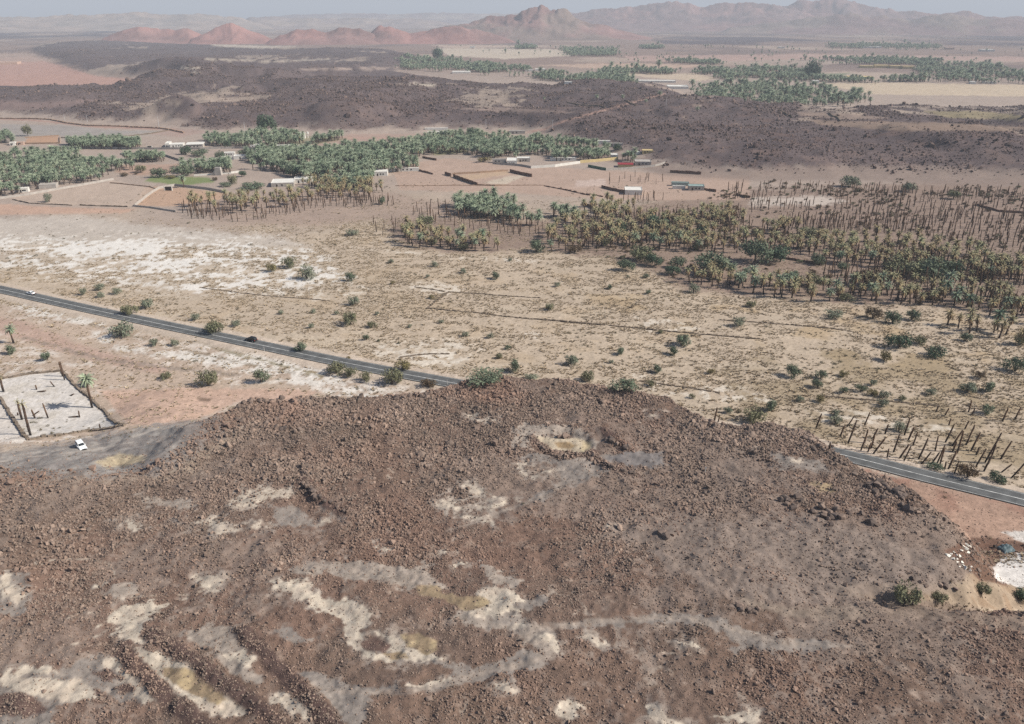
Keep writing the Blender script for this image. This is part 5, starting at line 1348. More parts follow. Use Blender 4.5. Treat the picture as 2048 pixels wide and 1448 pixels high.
# ---------------------------------------------------------------- walls, buildings
M_WHITE = mat('white_render', L3(226, 222, 214, .85), .85, .2, (.3, .12))
M_GREYW = mat('grey_block', L3(190, 182, 174), .9, .15, (.4, .2))
M_MUD = mat('mud_brick', L3(128, 103, 90), .95, .1, (.5, .3))
M_MUDL = mat('pale_mud', L3(178, 150, 128), .95, .1, (.4, .2))
M_STONE = mat('dry_stone', L3(126, 112, 98), .95, .1, (.9, .4))
M_BANK = mat('earth_bank', L3(140, 126, 112), .95, .1, (.9, .4))
M_YELL = mat('yellow_render', L3(222, 200, 150), .9, .15, (.3, .12))
M_PINK = mat('pink_render', L3(206, 176, 158), .9, .15, (.3, .12))
M_REDR = mat('red_sheet', L3(160, 52, 58), .7, .3, (.5, .15))
M_TEAL = mat('teal_sheet', L3(176, 196, 190, .6), .6, .3, (.4, .1))
M_GREEN = mat('green_fence_sheet', L3(96, 122, 102), .7, .2, (.4, .15))
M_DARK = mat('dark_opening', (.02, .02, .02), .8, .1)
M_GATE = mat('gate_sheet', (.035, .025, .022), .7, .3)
M_GLASS = mat('dark_glass', (.02, .025, .03), .15, .5)
M_POST = mat('galvanised', (.5, .5, .5), .5, .4)
MATS = {'w': M_WHITE, 'g': M_GREYW, 'm': M_MUD, 'p': M_MUDL, 'y': M_YELL, 'k': M_PINK, 'r': M_REDR, 't': M_TEAL, 'n': M_GREEN, 's': M_STONE}

def building(u0, u1, vt, vb, wall, roof, label, h=3.2, cat='building', kind='farm_building', openings=2, group='white and grey farm buildings', rz=0.0, parapet=True):
    p = ground((u0 + u1) / 2, vb); k = ppm(p); a = math.atan2(CAM_H - p.z, math.hypot(p.x, p.y))
    w = (u1 - u0) / k; ve = (vb - vt) / k
    h = min(h, max(ve / math.cos(a) * .8, 2.0)); d = min(max((ve - h * math.cos(a)) / math.sin(a), 2.5), max(16, w))
    dirv = Vector((p.x, p.y, 0)).normalized(); c = p + dirv * d / 2
    z = min(hz(c.x, c.y), p.z); yaw = -math.atan2(p.x, p.y) * .6 + rz
    r = thing(kind, label, cat, (c.x, c.y, z), yaw, group)
    b = MB(); b.box(-w / 2, w / 2, -d / 2, d / 2, -.6, h); link('wall', b.mesh('wall', MATS[wall]), r)
    b = MB()
    if parapet:
        t_ = .18
        b.box(-w / 2 - .06, w / 2 + .06, -d / 2 - .06, -d / 2 + t_, h + .003, h + .4); b.box(-w / 2 - .06, w / 2 + .06, d / 2 - t_, d / 2 + .06, h + .003, h + .4)
        b.box(-w / 2 - .06, -w / 2 + t_, -d / 2 + t_, d / 2 - t_, h + .003, h + .4); b.box(w / 2 - t_, w / 2 + .06, -d / 2 + t_, d / 2 - t_, h + .003, h + .4)
        b.box(-w / 2 + t_, w / 2 - t_, -d / 2 + t_, d / 2 - t_, h + .003, h + .12)
    else:
        b.box(-w / 2 - .5, w / 2 + .5, -d / 2 - .6, d / 2 + .4, h + .003, h + .22)
    link('roof', b.mesh('roof', MATS[roof]), r)
    if openings:
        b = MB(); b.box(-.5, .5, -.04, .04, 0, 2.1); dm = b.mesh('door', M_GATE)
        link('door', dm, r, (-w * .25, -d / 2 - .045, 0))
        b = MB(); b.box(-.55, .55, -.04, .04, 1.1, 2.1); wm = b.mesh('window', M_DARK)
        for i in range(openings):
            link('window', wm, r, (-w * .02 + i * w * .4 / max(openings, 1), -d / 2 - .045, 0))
    return r

B = [(334, 342, 280, 295, 'w', 'w', 'white cube-like hut at the end of the low white farm block', 3.6, 1), (343, 368, 286, 295, 'w', 'w', 'low white farm block beside the cube-like hut', 2.8, 2),
     (450, 470, 304, 312, 'w', 'w', 'white shed with dark openings beside the grey yard wall', 2.8, 2), (470, 520, 309, 318, 'w', 'w', 'long white sloping shed next to the small open shed', 2.6, 3),
     (443, 468, 314, 319, 'w', 'w', 'low white roof in front of the grey yard wall', 2.0, 0),
     (502, 523, 288, 296, 'w', 'w', 'small white shed by the far grove wall, westernmost of three', 2.8, 1), (554, 581, 290, 297, 'w', 'w', 'small white shed by the far grove wall, middle of three', 2.8, 1),
     (585, 620, 292, 298, 'w', 'w', 'long low white shed by the far grove wall', 2.6, 2), (598, 611, 266, 278, 'w', 'w', 'white two-storey tower house among far palms', 5.5, 2),
     (22, 32, 284, 291, 'w', 'w', 'tiny white hut under the western trees', 2.8, 1), (36, 48, 284, 290, 'k', 'k', 'pink hut with black doorway beside the sandy field', 2.8, 1),
     (40, 58, 375, 385, 'w', 'w', 'white hut with small windows behind the roadside wall', 2.8, 2), (83, 114, 366, 377, 'g', 'g', 'grey flat-roofed block under the big grove', 2.6, 0),
     (546, 590, 358, 374, 'g', 'w', 'grey-walled end of the long white barn', 3.0, 1), (590, 626, 354, 366, 'w', 'w', 'white far wing of the long barn by the village grove', 3.0, 3),
     (750, 776, 339, 352, 'w', 'w', 'white corner building at the end of the thin white shed', 3.2, 2), (778, 838, 336, 343, 'w', 'w', 'thin long white shed along the village grove', 2.6, 3),
     (850, 896, 256, 261, 'w', 'w', 'farther of two long white roofs at the lava foot', 3, 0), (855, 901, 263, 269, 'w', 'w', 'nearer of two long white roofs at the lava foot', 3, 2),
     (1018, 1050, 261, 268, 'g', 'g', 'greyish flat roof at the start of the hill track', 3, 1), (1014, 1034, 316, 330, 'w', 'w', 'white cube house in the compound by the palms', 3.4, 2),
     (1034, 1060, 314, 324, 'g', 'w', 'grey house with white roof in the compound', 3.2, 2), (985, 1012, 318, 326, 'g', 'g', 'grey shed at the west end of the compound', 3, 1),
     (1100, 1152, 315, 322, 'w', 'w', 'white back building of the compound under the palms', 3, 3), (1221, 1235, 307, 318, 'w', 'w', 'white house beside the yellow wall', 3.4, 2),
     (1195, 1220, 281, 288, 'w', 'w', 'bright white roof up at the lava slope', 3, 0), (1216, 1245, 286, 293, 'g', 'g', 'grey roof next to the bright white roof at the slope', 3, 1),
     (1256, 1280, 303, 309, 'w', 'w', 'small white shed in the scrap yard below the slope', 2.4, 0), (1284, 1305, 299, 307, 'y', 'y', 'yellowish shed in the scrap yard below the slope', 2.4, 1),
     (1269, 1301, 319, 331, 'g', 'g', 'grey house behind the pale wall by the red roof', 3, 2), (1249, 1283, 374, 390, 'w', 'w', 'white box house with plain walls in the burnt land', 3.2, 0),
     (1343, 1377, 364, 372, 't', 't', 'teal-white low roof, western of two neighbours', 2.4, 0), (1376, 1407, 369, 381, 'g', 't', 'grey house with teal-white roof, eastern of two neighbours', 3, 2), (1345, 1370, 372, 378, 'w', 'w', 'low white wall-like shed in front of the teal roof', 2, 0),
     (905, 941, 142, 147, 'w', 'w', 'white long house at the far grove', 3.5, 0), (0, 37, 121, 129, 'k', 'k', 'pale pink long building in the western basin', 5, 0), (1274, 1350, 160, 165, 'w', 'w', 'very long white poultry shed at the far fields', 3, 0),
     (1334, 1375, 170, 178, 'w', 'w', 'white farm with several rooms at the end of the lava track', 4, 0), (1694, 1742, 152, 158, 'y', 'y', 'cream shed in the far fields', 4, 0), (1129, 1144, 163, 168, 'w', 'w', 'white shed between far groves', 4, 0),
     (1557, 1568, 92, 97, 'w', 'w', 'white house out on the far plain', 6, 0), (1720, 1760, 93, 96, 'w', 'w', 'white row of houses by the farthest grove', 5, 0), (1890, 1906, 95, 99, 'k', 'k', 'pinkish house by the farthest grove', 6, 0), (1960, 1985, 98, 103, 'w', 'w', 'white house at the far eastern plain', 6, 0),
     (1625, 1637, 160, 166, 'w', 'w', 'white cube at the corner of the rectangular far grove', 4, 0), (1939, 1950, 163, 168, 'w', 'w', 'small white cube under the eastern far grove', 4, 0), (1965, 1990, 163, 167, 'w', 'w', 'long white shed under the eastern far grove', 3.5, 0),
     (735, 755, 83, 88, 'w', 'w', 'white houses at the red hills, first', 6, 0), (940, 950, 91, 96, 'w', 'w', 'white house below the pointed mountain', 6, 0), (1050, 1066, 137, 143, 'w', 'w', 'white farm house with yard at the far grove gap', 4, 0), (1070, 1090, 136, 142, 'w', 'w', 'second white farm house at the far grove gap', 4, 0)]
for (u0, u1, vt, vb, wl_, rf, lab, h, op) in B: building(u0, u1, vt, vb, wl_, rf, lab, h, openings=op)
building(376, 408, 280, 296, 'g', 'w', 'stone house with thin overhanging white roof', 3.4, openings=2, parapet=False)
building(1236, 1265, 326, 335, 'y', 'r', 'low shelter with bright red roof', 2.4, openings=0, parapet=False)
# far walled compound of cream cubes
for i_, (u0, u1, vt, vb, lab) in enumerate([(1719, 1745, 131, 136, 'cream house at the west end of the far walled compound'), (1748, 1775, 130, 136, 'cream house in the middle of the far walled compound'), (1780, 1800, 131, 137, 'cream house near the east end of the far walled compound'), (1804, 1826, 132, 138, 'cream house at the east end of the far walled compound')]):
    building(u0, u1, vt, vb, 'y', 'y', lab, 6, openings=0)
# ruined concrete tower with its ramp
p = ground(436, 351); k = ppm(p)
r = thing('concrete_ruin', 'pale concrete stump tower with a sloping ramp before the square grove', 'ruin', p, 0, None)
b = MB(); b.box(-2.6, 2.8, 0, 4, -.5, 6.2, .5, .4); link('tower', b.mesh('tower', M_GREYW), r)
b = MB(); b.add([(-8, .4, -.3), (-2.4, .4, -.3), (-2.4, .4, 4.6), (-4.5, .4, 1.6), (-8, 3.4, -.3), (-2.4, 3.4, -.3), (-2.4, 3.4, 4.6), (-4.5, 3.4, 1.6)], [(0, 1, 2, 3), (7, 6, 5, 4), (0, 3, 7, 4), (3, 2, 6, 7), (1, 5, 6, 2), (0, 4, 5, 1)]); link('ramp', b.mesh('ramp', M_GREYW), r)
# water tower
p = ground(616, 276)
r = thing('water_tank', 'slim white water tank on a column beside the tower house', 'tank', p, 0, None)
b = MB(); b.tube([(0, 0, -.3), (0, 0, 4)], [.5, .5], 8); link('column', b.mesh('column', M_WHITE), r)
b = MB(); b.tube([(0, 0, 4.003), (0, 0, 6), (0, 0, 6.4)], [1.1, 1.1, .4], 10); link('tank', b.mesh('tank', M_WHITE), r)

def wall(pts, h, th, m, label, name='field_wall', cat='wall', rough=0.0, gaps=False, group=None, step=2.0):
    if 'stone line' in label: h *= .75
    W = [ground(*q) for q in pts]
    g = random.Random(int(pts[0][0] * 3 + pts[0][1])); b = MB(); P_ = []
    for i in range(len(W) - 1):
        L_ = (W[i + 1] - W[i]).length; n_ = max(1, int(L_ / step))
        for k_ in range(n_): P_.append(W[i].lerp(W[i + 1], k_ / n_))
    P_.append(W[-1])
    o0 = P_[len(P_) // 2].copy()
    for i in range(len(P_) - 1):
        a_, c_ = P_[i], P_[i + 1]; d = (c_ - a_); d.z = 0
        if d.length < 1e-3: continue
        nrm = Vector((-d.y, d.x, 0)).normalized() * th / 2
        h0 = h * (1 + g.uniform(-rough, rough)); h1 = h * (1 + g.uniform(-rough, rough))
        za, zc = hz(a_.x, a_.y), hz(c_.x, c_.y)
        j = Vector((g.uniform(-rough, rough), g.uniform(-rough, rough), 0)) * th * .6
        A0, A1, C0, C1 = [Vector((q.x, q.y, 0)) - Vector((o0.x, o0.y, 0)) for q in (a_ - nrm + j, a_ + nrm + j, c_ - nrm + j, c_ + nrm + j)]
        z0 = o0.z
        tp = .8 if rough > .1 else 1.0
        mid0, mid1 = (A0 + A1) / 2, (C0 + C1) / 2
        T = [mid0 + (A0 - mid0) * tp, mid0 + (A1 - mid0) * tp, mid1 + (C0 - mid1) * tp, mid1 + (C1 - mid1) * tp]
        b.add([(A0.x, A0.y, za - .5 - z0), (C0.x, C0.y, zc - .5 - z0), (C1.x, C1.y, zc - .5 - z0), (A1.x, A1.y, za - .5 - z0),
               (T[0].x, T[0].y, za + h0 - z0), (T[2].x, T[2].y, zc + h1 - z0), (T[3].x, T[3].y, zc + h1 - z0), (T[1].x, T[1].y, za + h0 - z0)],
              [(0, 3, 2, 1), (4, 5, 6, 7), (0, 1, 5, 4), (1, 2, 6, 5), (2, 3, 7, 6), (3, 0, 4, 7)])
    o = link(name, b.mesh(name, m), None, o0)
    o['kind'] = 'thing'
    return tag(o, label, cat, group)
GW = 'walls round fields and yards'
for pts, h, th, m, lab, rg in [
    ([(0, 398), (60, 390), (150, 374), (228, 360)], 1.6, .3, M_GREYW, 'long pale block wall along the lane below the big grove', .02),
    ([(270, 413), (296, 392), (318, 378), (350, 372), (420, 380), (450, 386)], 1.8, .3, M_GREYW, 'pale block wall bending round the sandy plot with the dark gate', .02),
    ([(268, 413), (300, 416), (352, 424)], 1.2, .3, M_GREYW, 'low pale wall along the front of the sandy plot', .05),
    ([(25, 399), (60, 407), (145, 411)], .6, .6, M_STONE, 'low dark wall line on the pale field, western piece', .4), ([(160, 411), (255, 414)], .7, .6, M_STONE, 'low dark wall line on the pale field, eastern piece', .4),
    ([(220, 366), (300, 374), (312, 378)], .7, .4, M_MUDL, 'low tan wall across the top of the pale field', .2),
    ([(145, 297), (230, 298), (400, 299), (470, 297), (620, 300)], 2.0, .3, M_GREYW, 'long grey wall in front of the far groves', .02),
    ([(388, 352), (420, 350), (462, 348)], 1.2, .4, M_WHITE, 'white low wall at the foot of the concrete ruin', .02), ([(462, 347), (480, 345)], 1.6, .3, M_WHITE, 'short white wall east of the concrete ruin', .02),
    ([(240, 310), (330, 312), (360, 322), (450, 318)], 1.8, .3, M_GREYW, 'grey yard wall between the square grove and the sheds', .03),
    ([(120, 275), (120, 287), (50, 288)], 1.3, .4, M_MUDL, 'tan wall round the sandy field, front side', .1), ([(50, 276), (118, 272)], 1.2, .4, M_MUDL, 'tan wall round the sandy field, back side', .1),
    ([(-40, 237), (60, 238), (102, 240), (130, 246), (180, 252), (250, 254), (320, 257), (345, 261), (368, 266)], 1.4, 1.6, M_MUDL, 'long earth bank with red-brown shadow line at the lava foot', .25),
    ([(122, 276), (230, 275), (300, 268), (338, 261)], 1.0, .6, M_STONE, 'low dark wall across the grey field', .3),
    ([(985, 328), (1040, 332), (1062, 336)], 1.8, .3, M_GREYW, 'grey front wall of the compound, west part', .02), ([(1062, 337), (1110, 334), (1160, 327)], 2.2, .3, M_WHITE, 'long white front wall of the compound', .02),
    ([(1160, 326), (1200, 323), (1236, 319)], 2.4, .3, M_YELL, 'long cream-yellow wall running from the white compound wall', .02), ([(1176, 334), (1212, 341)], 2.2, .2, M_GREEN, 'green sheet fence round the orchard plot', .02),
    ([(1212, 341), (1260, 338), (1310, 333), (1330, 327)], 1.7, .3, M_GREYW, 'pale low wall in front of the red-roofed shelter', .02),
    ([(890, 349), (902, 353)], 2.4, .6, M_MUD, 'short dark mud wall stub at the yard corner', .1), ([(907, 354), (930, 363), (955, 371)], 2.4, .6, M_MUD, 'dark mud wall slanting along the sandy yard', .1),
    ([(955, 371), (990, 372), (1012, 371)], 1.0, .5, M_MUDL, 'low tan wall closing the sandy yard in front', .2), ([(1020, 344), (1040, 349), (1064, 354)], 2.4, .6, M_MUD, 'dark mud wall at the yard east side', .1),
    ([(905, 349), (960, 346), (1016, 342)], 1.4, .5, M_MUDL, 'tan back wall of the sandy yard', .15), ([(845, 316), (873, 321)], 1.8, .6, M_MUD, 'short dark mud wall by the green plot', .1), ([(838, 342), (866, 349)], 1.4, .6, M_MUD, 'worn brown mud wall beside the thin white shed', .3),
    ([(790, 372), (1010, 371), (1090, 371)], .5, .6, M_MUDL, 'worn wall base across the bare fields', .4),
    ([(1340, 345), (1370, 347), (1402, 349)], 2.2, .6, M_MUD, 'dark mud wall under the lava slope', .12), ([(1203, 375), (1225, 381), (1250, 386)], 2.0, .6, M_MUD, 'dark mud wall leading to the white box house', .12),
    ([(1168, 410), (1190, 419), (1216, 428)], 2.0, .7, M_MUD, 'dark mud wall at the orchard corner', .15), ([(1404, 379), (1432, 384)], 1.6, .6, M_MUD, 'brown mud wall beside the teal roofed house', .2), ([(1472, 391), (1500, 396)], 1.6, .6, M_MUD, 'brown mud wall among northern bare trunks', .2),
    ([(1088, 372), (1130, 380), (1165, 388), (1180, 391)], .8, .9, M_MUD, 'heap-like ruined wall of brown rubble in the bare fields', .6), ([(1180, 388), (1205, 394)], .7, .8, M_MUD, 'ruined brown wall piece near the white box house', .6),
    ([(1270, 468), (1330, 470), (1380, 472)], 1.4, .7, M_MUD, 'brown mud wall inside the thick orchard', .3), ([(1560, 516), (1640, 530)], 1.2, .7, M_MUD, 'brown mud wall behind the pale clearing', .3),
    ([(1950, 410), (2000, 424), (2060, 428)], 1.4, .7, M_MUD, 'brown mud wall among the north-eastern trunks', .25),
    ([(854, 618), (872, 602), (884, 594), (898, 584)], .5, .9, M_STONE, 'dark stone line climbing the plain, short side', .5), ([(898, 584), (960, 588), (1010, 592), (1080, 596)], .35, .7, M_STONE, 'dark stone line along the plain, upper side', .6),
    ([(830, 574), (870, 580), (890, 583)], .35, .7, M_STONE, 'faint stone line joining the upper corner from the west', .6), ([(856, 617), (900, 621), (960, 626), (1000, 632), (1060, 638), (1100, 641)], .45, .8, M_STONE, 'dark stone line along the plain, lower side', .6),
    ([(1100, 641), (1160, 646), (1210, 650)], .6, 1.2, M_STONE, 'thick dark piece of the stone line in the plain', .5), ([(1218, 651), (1290, 658), (1350, 664), (1420, 670), (1520, 678)], .5, .9, M_STONE, 'dark stone line continuing east across the plain', .6),
    ([(1440, 640), (1510, 645), (1580, 650), (1660, 657), (1700, 662)], .45, .8, M_STONE, 'stone line below the orchard edge', .6), ([(400, 575), (480, 586), (560, 594), (660, 602)], .3, .7, M_STONE, 'faint stone line west of the salt streak', .6),
    ([(800, 715), (860, 708), (900, 708)], .3, .8, M_STONE, 'curved dark stone rim of the round salt pan', .5), ([(1280, 762), (1380, 776), (1440, 786)], .35, .8, M_STONE, 'stone line on the plain behind the plateau', .6),
    ([(1640, 792), (1740, 800), (1880, 812)], .35, .8, M_STONE, 'stone line above the trunk stand', .6), ([(1230, 478), (1300, 505), (1150, 500)], .3, .6, M_STONE, 'low stone line at the orchard corner', .6),
    ([(1560, 222), (1585, 236)], 1.6, 1.2, M_STONE, 'dark wall on the lava top, western side of a pen', .3), ([(1658, 226), (1680, 243)], 1.6, 1.2, M_STONE, 'dark wall on the lava top, eastern side of a pen', .3), ([(1134, 206), (1210, 215)], 1.6, 1.2, M_STONE, 'long dark wall on the lava top, lower piece', .3), ([(1218, 204), (1272, 211)], 1.6, 1.2, M_STONE, 'long dark wall on the lava top, upper piece', .3),
    ([(-60, 765), (10, 757), (60, 748), (124, 742)], .6, 1.0, M_BANK, 'back earth wall of the white field', .35), ([(124, 742), (146, 768), (180, 796), (212, 826), (228, 845), (248, 852)], .55, .9, M_BANK, 'long side wall of the white field ending in a ragged corner', .4),
    ([(56, 880), (110, 872), (180, 862), (248, 852)], .55, 1.3, M_BANK, 'front earth wall of the white field facing the parked car', .35), ([(0, 796), (14, 818), (34, 850), (56, 880)], .6, 1.0, M_BANK, 'west side wall of the white field', .35)]:
    wall(pts, h, th, m, lab, rough=rg, group=GW, step=1.2 if pts[0][1] > 500 else 3.0)

# dark sheet-metal gates
for (u0, u1, vt, vb, lab) in [(331, 344, 373, 381, 'dark double gate in the bend of the pale block wall'), (296, 304, 292, 298, 'small dark gate standing by the narrow grove')]:
    p = ground((u0 + u1) / 2, vb); k = ppm(p); w = (u1 - u0) / k; h = (vb - vt) / k
    r = thing('metal_gate', lab, 'gate', p + Vector((0, -.5, 0)), 0, None)
    for s_ in (-1, 1):
        b = MB(); b.box(-w / 4 + .02, w / 4 - .02, -.05, .05, .1, h); link('gate_leaf', b.mesh('gate_leaf', M_GATE), r, (s_ * w / 4, 0, 0))
        b = MB(); b.box(-.3, .3, -.3, .3, -.4, h + .3); link('pillar', b.mesh('pillar', M_WHITE), r, (s_ * (w / 2 + .33), 0, 0))

# power poles at the lava foot and marker posts on the road
for (u, v, hpx, lab) in [(130, 242, 13, 'thin power pole at the lava foot, westernmost of the line'), (175, 244, 14, 'thin power pole at the lava foot, next to the dark mound'), (318, 253, 21, 'tall power pole by the earth bank'), (972, 254, 16, 'thin power pole behind the long grove'),
                         (1105, 258, 18, 'power pole beside the hill track'), (490, 262, 18, 'power pole behind the far grove'), (1332, 212, 16, 'power pole on the lava top')]:
    p = ground(u, v); k = ppm(p); h = min(hpx / k, 12)
    r = thing('power_pole', lab, 'pole', p, 0, 'power poles along the lava foot')
    b = MB(); b.tube([(0, 0, -.4), (0, 0, h)], [.2, .14], 6); link('post', b.mesh('post', M_POST), r)
    b = MB(); b.box(-1.1, 1.1, -.08, .08, h - .6, h - .44); link('crossarm', b.mesh('crossarm', M_POST), r)
for (u, v, lab) in [(529, 704, 'thin white marker post on the road verge near the black car'), (895, 770, 'thin white marker post where the road nears the plateau'), (1410, 948, 'white marker post on the far verge by a scorched trunk')]:
    p = ground(u, v)
    r = thing('marker_post', lab, 'road post', p, 0, None)
    b = MB(); b.tube([(0, 0, -.3), (0, 0, 2.1)], [.07, .06], 6); link('post', b.mesh('post', M_WHITE), r)
    b = MB(); b.box(-.2, .2, -.075, -.068, 1.7, 2.05); link('reflector', b.mesh('reflector', M_POST), r)

# ---------------------------------------------------------------- cars
M_TYRE = mat('tyre_rubber', (.02, .02, .02), .9, .1); M_RIM = mat('wheel_rim', (.45, .45, .46), .4, .5, metal=.6)
M_CWHITE = mat('white_car_paint', (.82, .83, .83), .35, .5); M_CBLACK = mat('black_car_paint', (.008, .008, .009), .4, .35)
M_LAMP = mat('lamp_glass', (.7, .72, .74), .2, .5); M_TAIL = mat('tail_lamp', (.35, .02, .02), .3, .5); M_TRIM = mat('black_plastic', (.03, .03, .03), .7, .2)
def car(label, p, yaw, paint, kind='suv', name='car'):
    r = thing(name, label, 'car', p, yaw, None)
    L_, W_ = (4.9, 1.94) if kind == 'suv' else (4.7, 1.86)
    hb = 1.06 if kind == 'suv' else .92; ht = 1.86 if kind == 'suv' else 1.5
    hl = L_ / 2
    # side profile of the lower body and of the cabin, x forwards
    body = [(-hl, .45), (-hl + .05, hb - .12), (-hl + .2, hb), (.75, hb), (hl - .35, hb - .1), (hl - .05, hb - .3), (hl, .5), (hl - .12, .3), (-hl + .12, .3)]
    if kind == 'suv': cab = [(-hl + .12, hb + .003), (-hl + .32, ht - .1), (-hl + .55, ht), (.15, ht), (.42, ht - .08), (1.05, hb + .003)]
    else: cab = [(-hl + .7, hb + .003), (-hl + 1.35, ht - .04), (-hl + 1.7, ht), (.1, ht), (.35, ht - .05), (1.15, hb + .003)]
    def loft(prof, w0, w1, zlo, zhi):
        b = MB(); n_ = len(prof); vs = []
        for s_ in (-1, 1):
            for (x, z) in prof: vs.append((x, s_ * (w0 + (w1 - w0) * max(0, min(1, (z - zlo) / (zhi - zlo)))) / 2, z))
        b.add(vs, [tuple(range(n_))[::-1][::-1], tuple(range(n_, 2 * n_))[::-1]] + [(i, i + n_, (i + 1) % n_ + n_, (i + 1) % n_) for i in range(n_)])
        return b
    me = loft(body, W_, W_ * .95, .6, hb).mesh('body', paint); bo = link('body', me, r)
    bv = bo.modifiers.new('edge', 'BEVEL'); bv.width = .07; bv.segments = 2; bv.limit_method = 'ANGLE'
    me = loft(cab, W_ * .92, W_ * .76, hb, ht).mesh('cabin', paint); co = link('cabin', me, r)
    bv = co.modifiers.new('edge', 'BEVEL'); bv.width = .06; bv.segments = 2; bv.limit_method = 'ANGLE'
    def wy(z): return (W_ * .92 + (W_ * .76 - W_ * .92) * (z - hb) / (ht - hb)) / 2
    z0, z1 = hb + .1, ht - .16
    xf0, xr0 = cab[-1][0] - .28, cab[0][0] + .22
    xf1 = xf0 - (z1 - z0) * .72; xr1 = xr0 + (z1 - z0) * (.25 if kind == 'suv' else .95)
    cuts = [0, .34, .68, 1] if kind == 'suv' else [0, .5, 1]
    for s_ in (-1, 1):
        for i in range(len(cuts) - 1):
            a0, a1 = cuts[i] + .02, cuts[i + 1] - .02
            q_ = [(xr0 + (xf0 - xr0) * a0, z0), (xr0 + (xf0 - xr0) * a1, z0), (xr1 + (xf1 - xr1) * a1, z1), (xr1 + (xf1 - xr1) * a0, z1)]
            b = MB(); b.add([(x, s_ * (wy(z) + .012), z) for x, z in q_] + [(x, s_ * (wy(z) - .02), z) for x, z in q_], [(0, 1, 2, 3), (7, 6, 5, 4), (0, 4, 5, 1), (1, 5, 6, 2), (2, 6, 7, 3), (3, 7, 4, 0)])
            link('side_window', b.mesh('side_window', M_GLASS), r)
    def screen(nm, i0, i1, out):
        (xa, za), (xb, zb) = cab[i0], cab[i1]
        q_ = []
        for t_, sh in ((.12, .9), (.9, .86)):
            x, z = xa + (xb - xa) * t_, za + (zb - za) * t_
            q_ += [(x + out, -wy(z) * sh, z + .012), (x + out, wy(z) * sh, z + .012)]
        b = MB(); v8 = [q_[0], q_[1], q_[3], q_[2]]
        b.add(v8 + [(x - out * 1.6, y, z - .01) for x, y, z in v8], [(0, 1, 2, 3), (7, 6, 5, 4), (0, 4, 5, 1), (1, 5, 6, 2), (2, 6, 7, 3), (3, 7, 4, 0)])
        link(nm, b.mesh(nm, M_GLASS), r)
    screen('windscreen', -1, -2, .014); screen('rear_window', 0, 1, -.014)
    rw = .38 if kind == 'suv' else .33
    for x in (hl - .92, -hl + .98):
        for s_ in (-1, 1):
            b = MB(); b.tube([(0, -.12, 0), (0, .12, 0)], [rw, rw], 16); w_ = link('wheel', b.mesh('wheel', M_TYRE), r, (x, s_ * (W_ / 2 - .1), rw))
            b = MB(); b.tube([(0, .121 * s_, 0), (0, .135 * s_, 0)], [rw * .62, rw * .55], 12); link('rim', b.mesh('rim', M_RIM), w_)
    for s_ in (-1, 1):
        b = MB(); b.box(-.04, .04, -.2, .2, -.09, .09); link('headlight', b.mesh('headlight', M_LAMP), r, (hl - .03, s_ * (W_ / 2 - .32), hb - .36))
        b = MB(); b.box(-.03, .03, -.12, .12, -.16, .16); link('tail_light', b.mesh('tail_light', M_TAIL), r, (-hl + .01, s_ * (W_ / 2 - .22), hb - .22))
        b = MB(); b.box(-.08, .08, -.1, .1, -.07, .07); link('mirror', b.mesh('mirror', paint), r, (.85, s_ * (W_ / 2 + .05), hb + .12))
    b = MB(); b.box(-.06, .06, -W_ * .44, W_ * .44, -.13, .13); bm_ = b.mesh('bumper', M_TRIM)
    link('bumper', bm_, r, (hl + .01, 0, .46)); link('bumper', bm_, r, (-hl - .01, 0, .46))
    b = MB(); b.box(-.02, .02, -.5, .5, -.1, .1); link('grille', b.mesh('grille', M_TRIM), r, (hl - .015, 0, hb - .38))
    return r
def road_pose(u, v, off):
    x, y = at(u, v, ROAD_Z); P_ = [Vector((q[0], q[1], 0)) for q in ROAD]
    i = min(range(len(P_) - 1), key=lambda k_: ((P_[k_] + P_[k_ + 1]) / 2 - Vector((x, y, 0))).length)
    d = (P_[i + 1] - P_[i]).normalized(); t_ = (Vector((x, y, 0)) - P_[i]).dot(d); q = P_[i] + d * t_ + Vector((-d.y, d.x, 0)) * off
    return Vector((q.x, q.y, ROAD_Z + .004)), math.atan2(d.y, d.x)
p, yw = road_pose(494, 686, 1.7); car('black off-road car driving on the asphalt road', p, yw + math.pi, M_CBLACK)
p, yw = road_pose(56, 590, 1.7); car('white car driving on the asphalt road', p, yw + math.pi, M_CWHITE, 'sedan')
p = ground(163, 896); car('white off-road car parked on the grey gravel below the white field', p, R(-48), M_CWHITE)

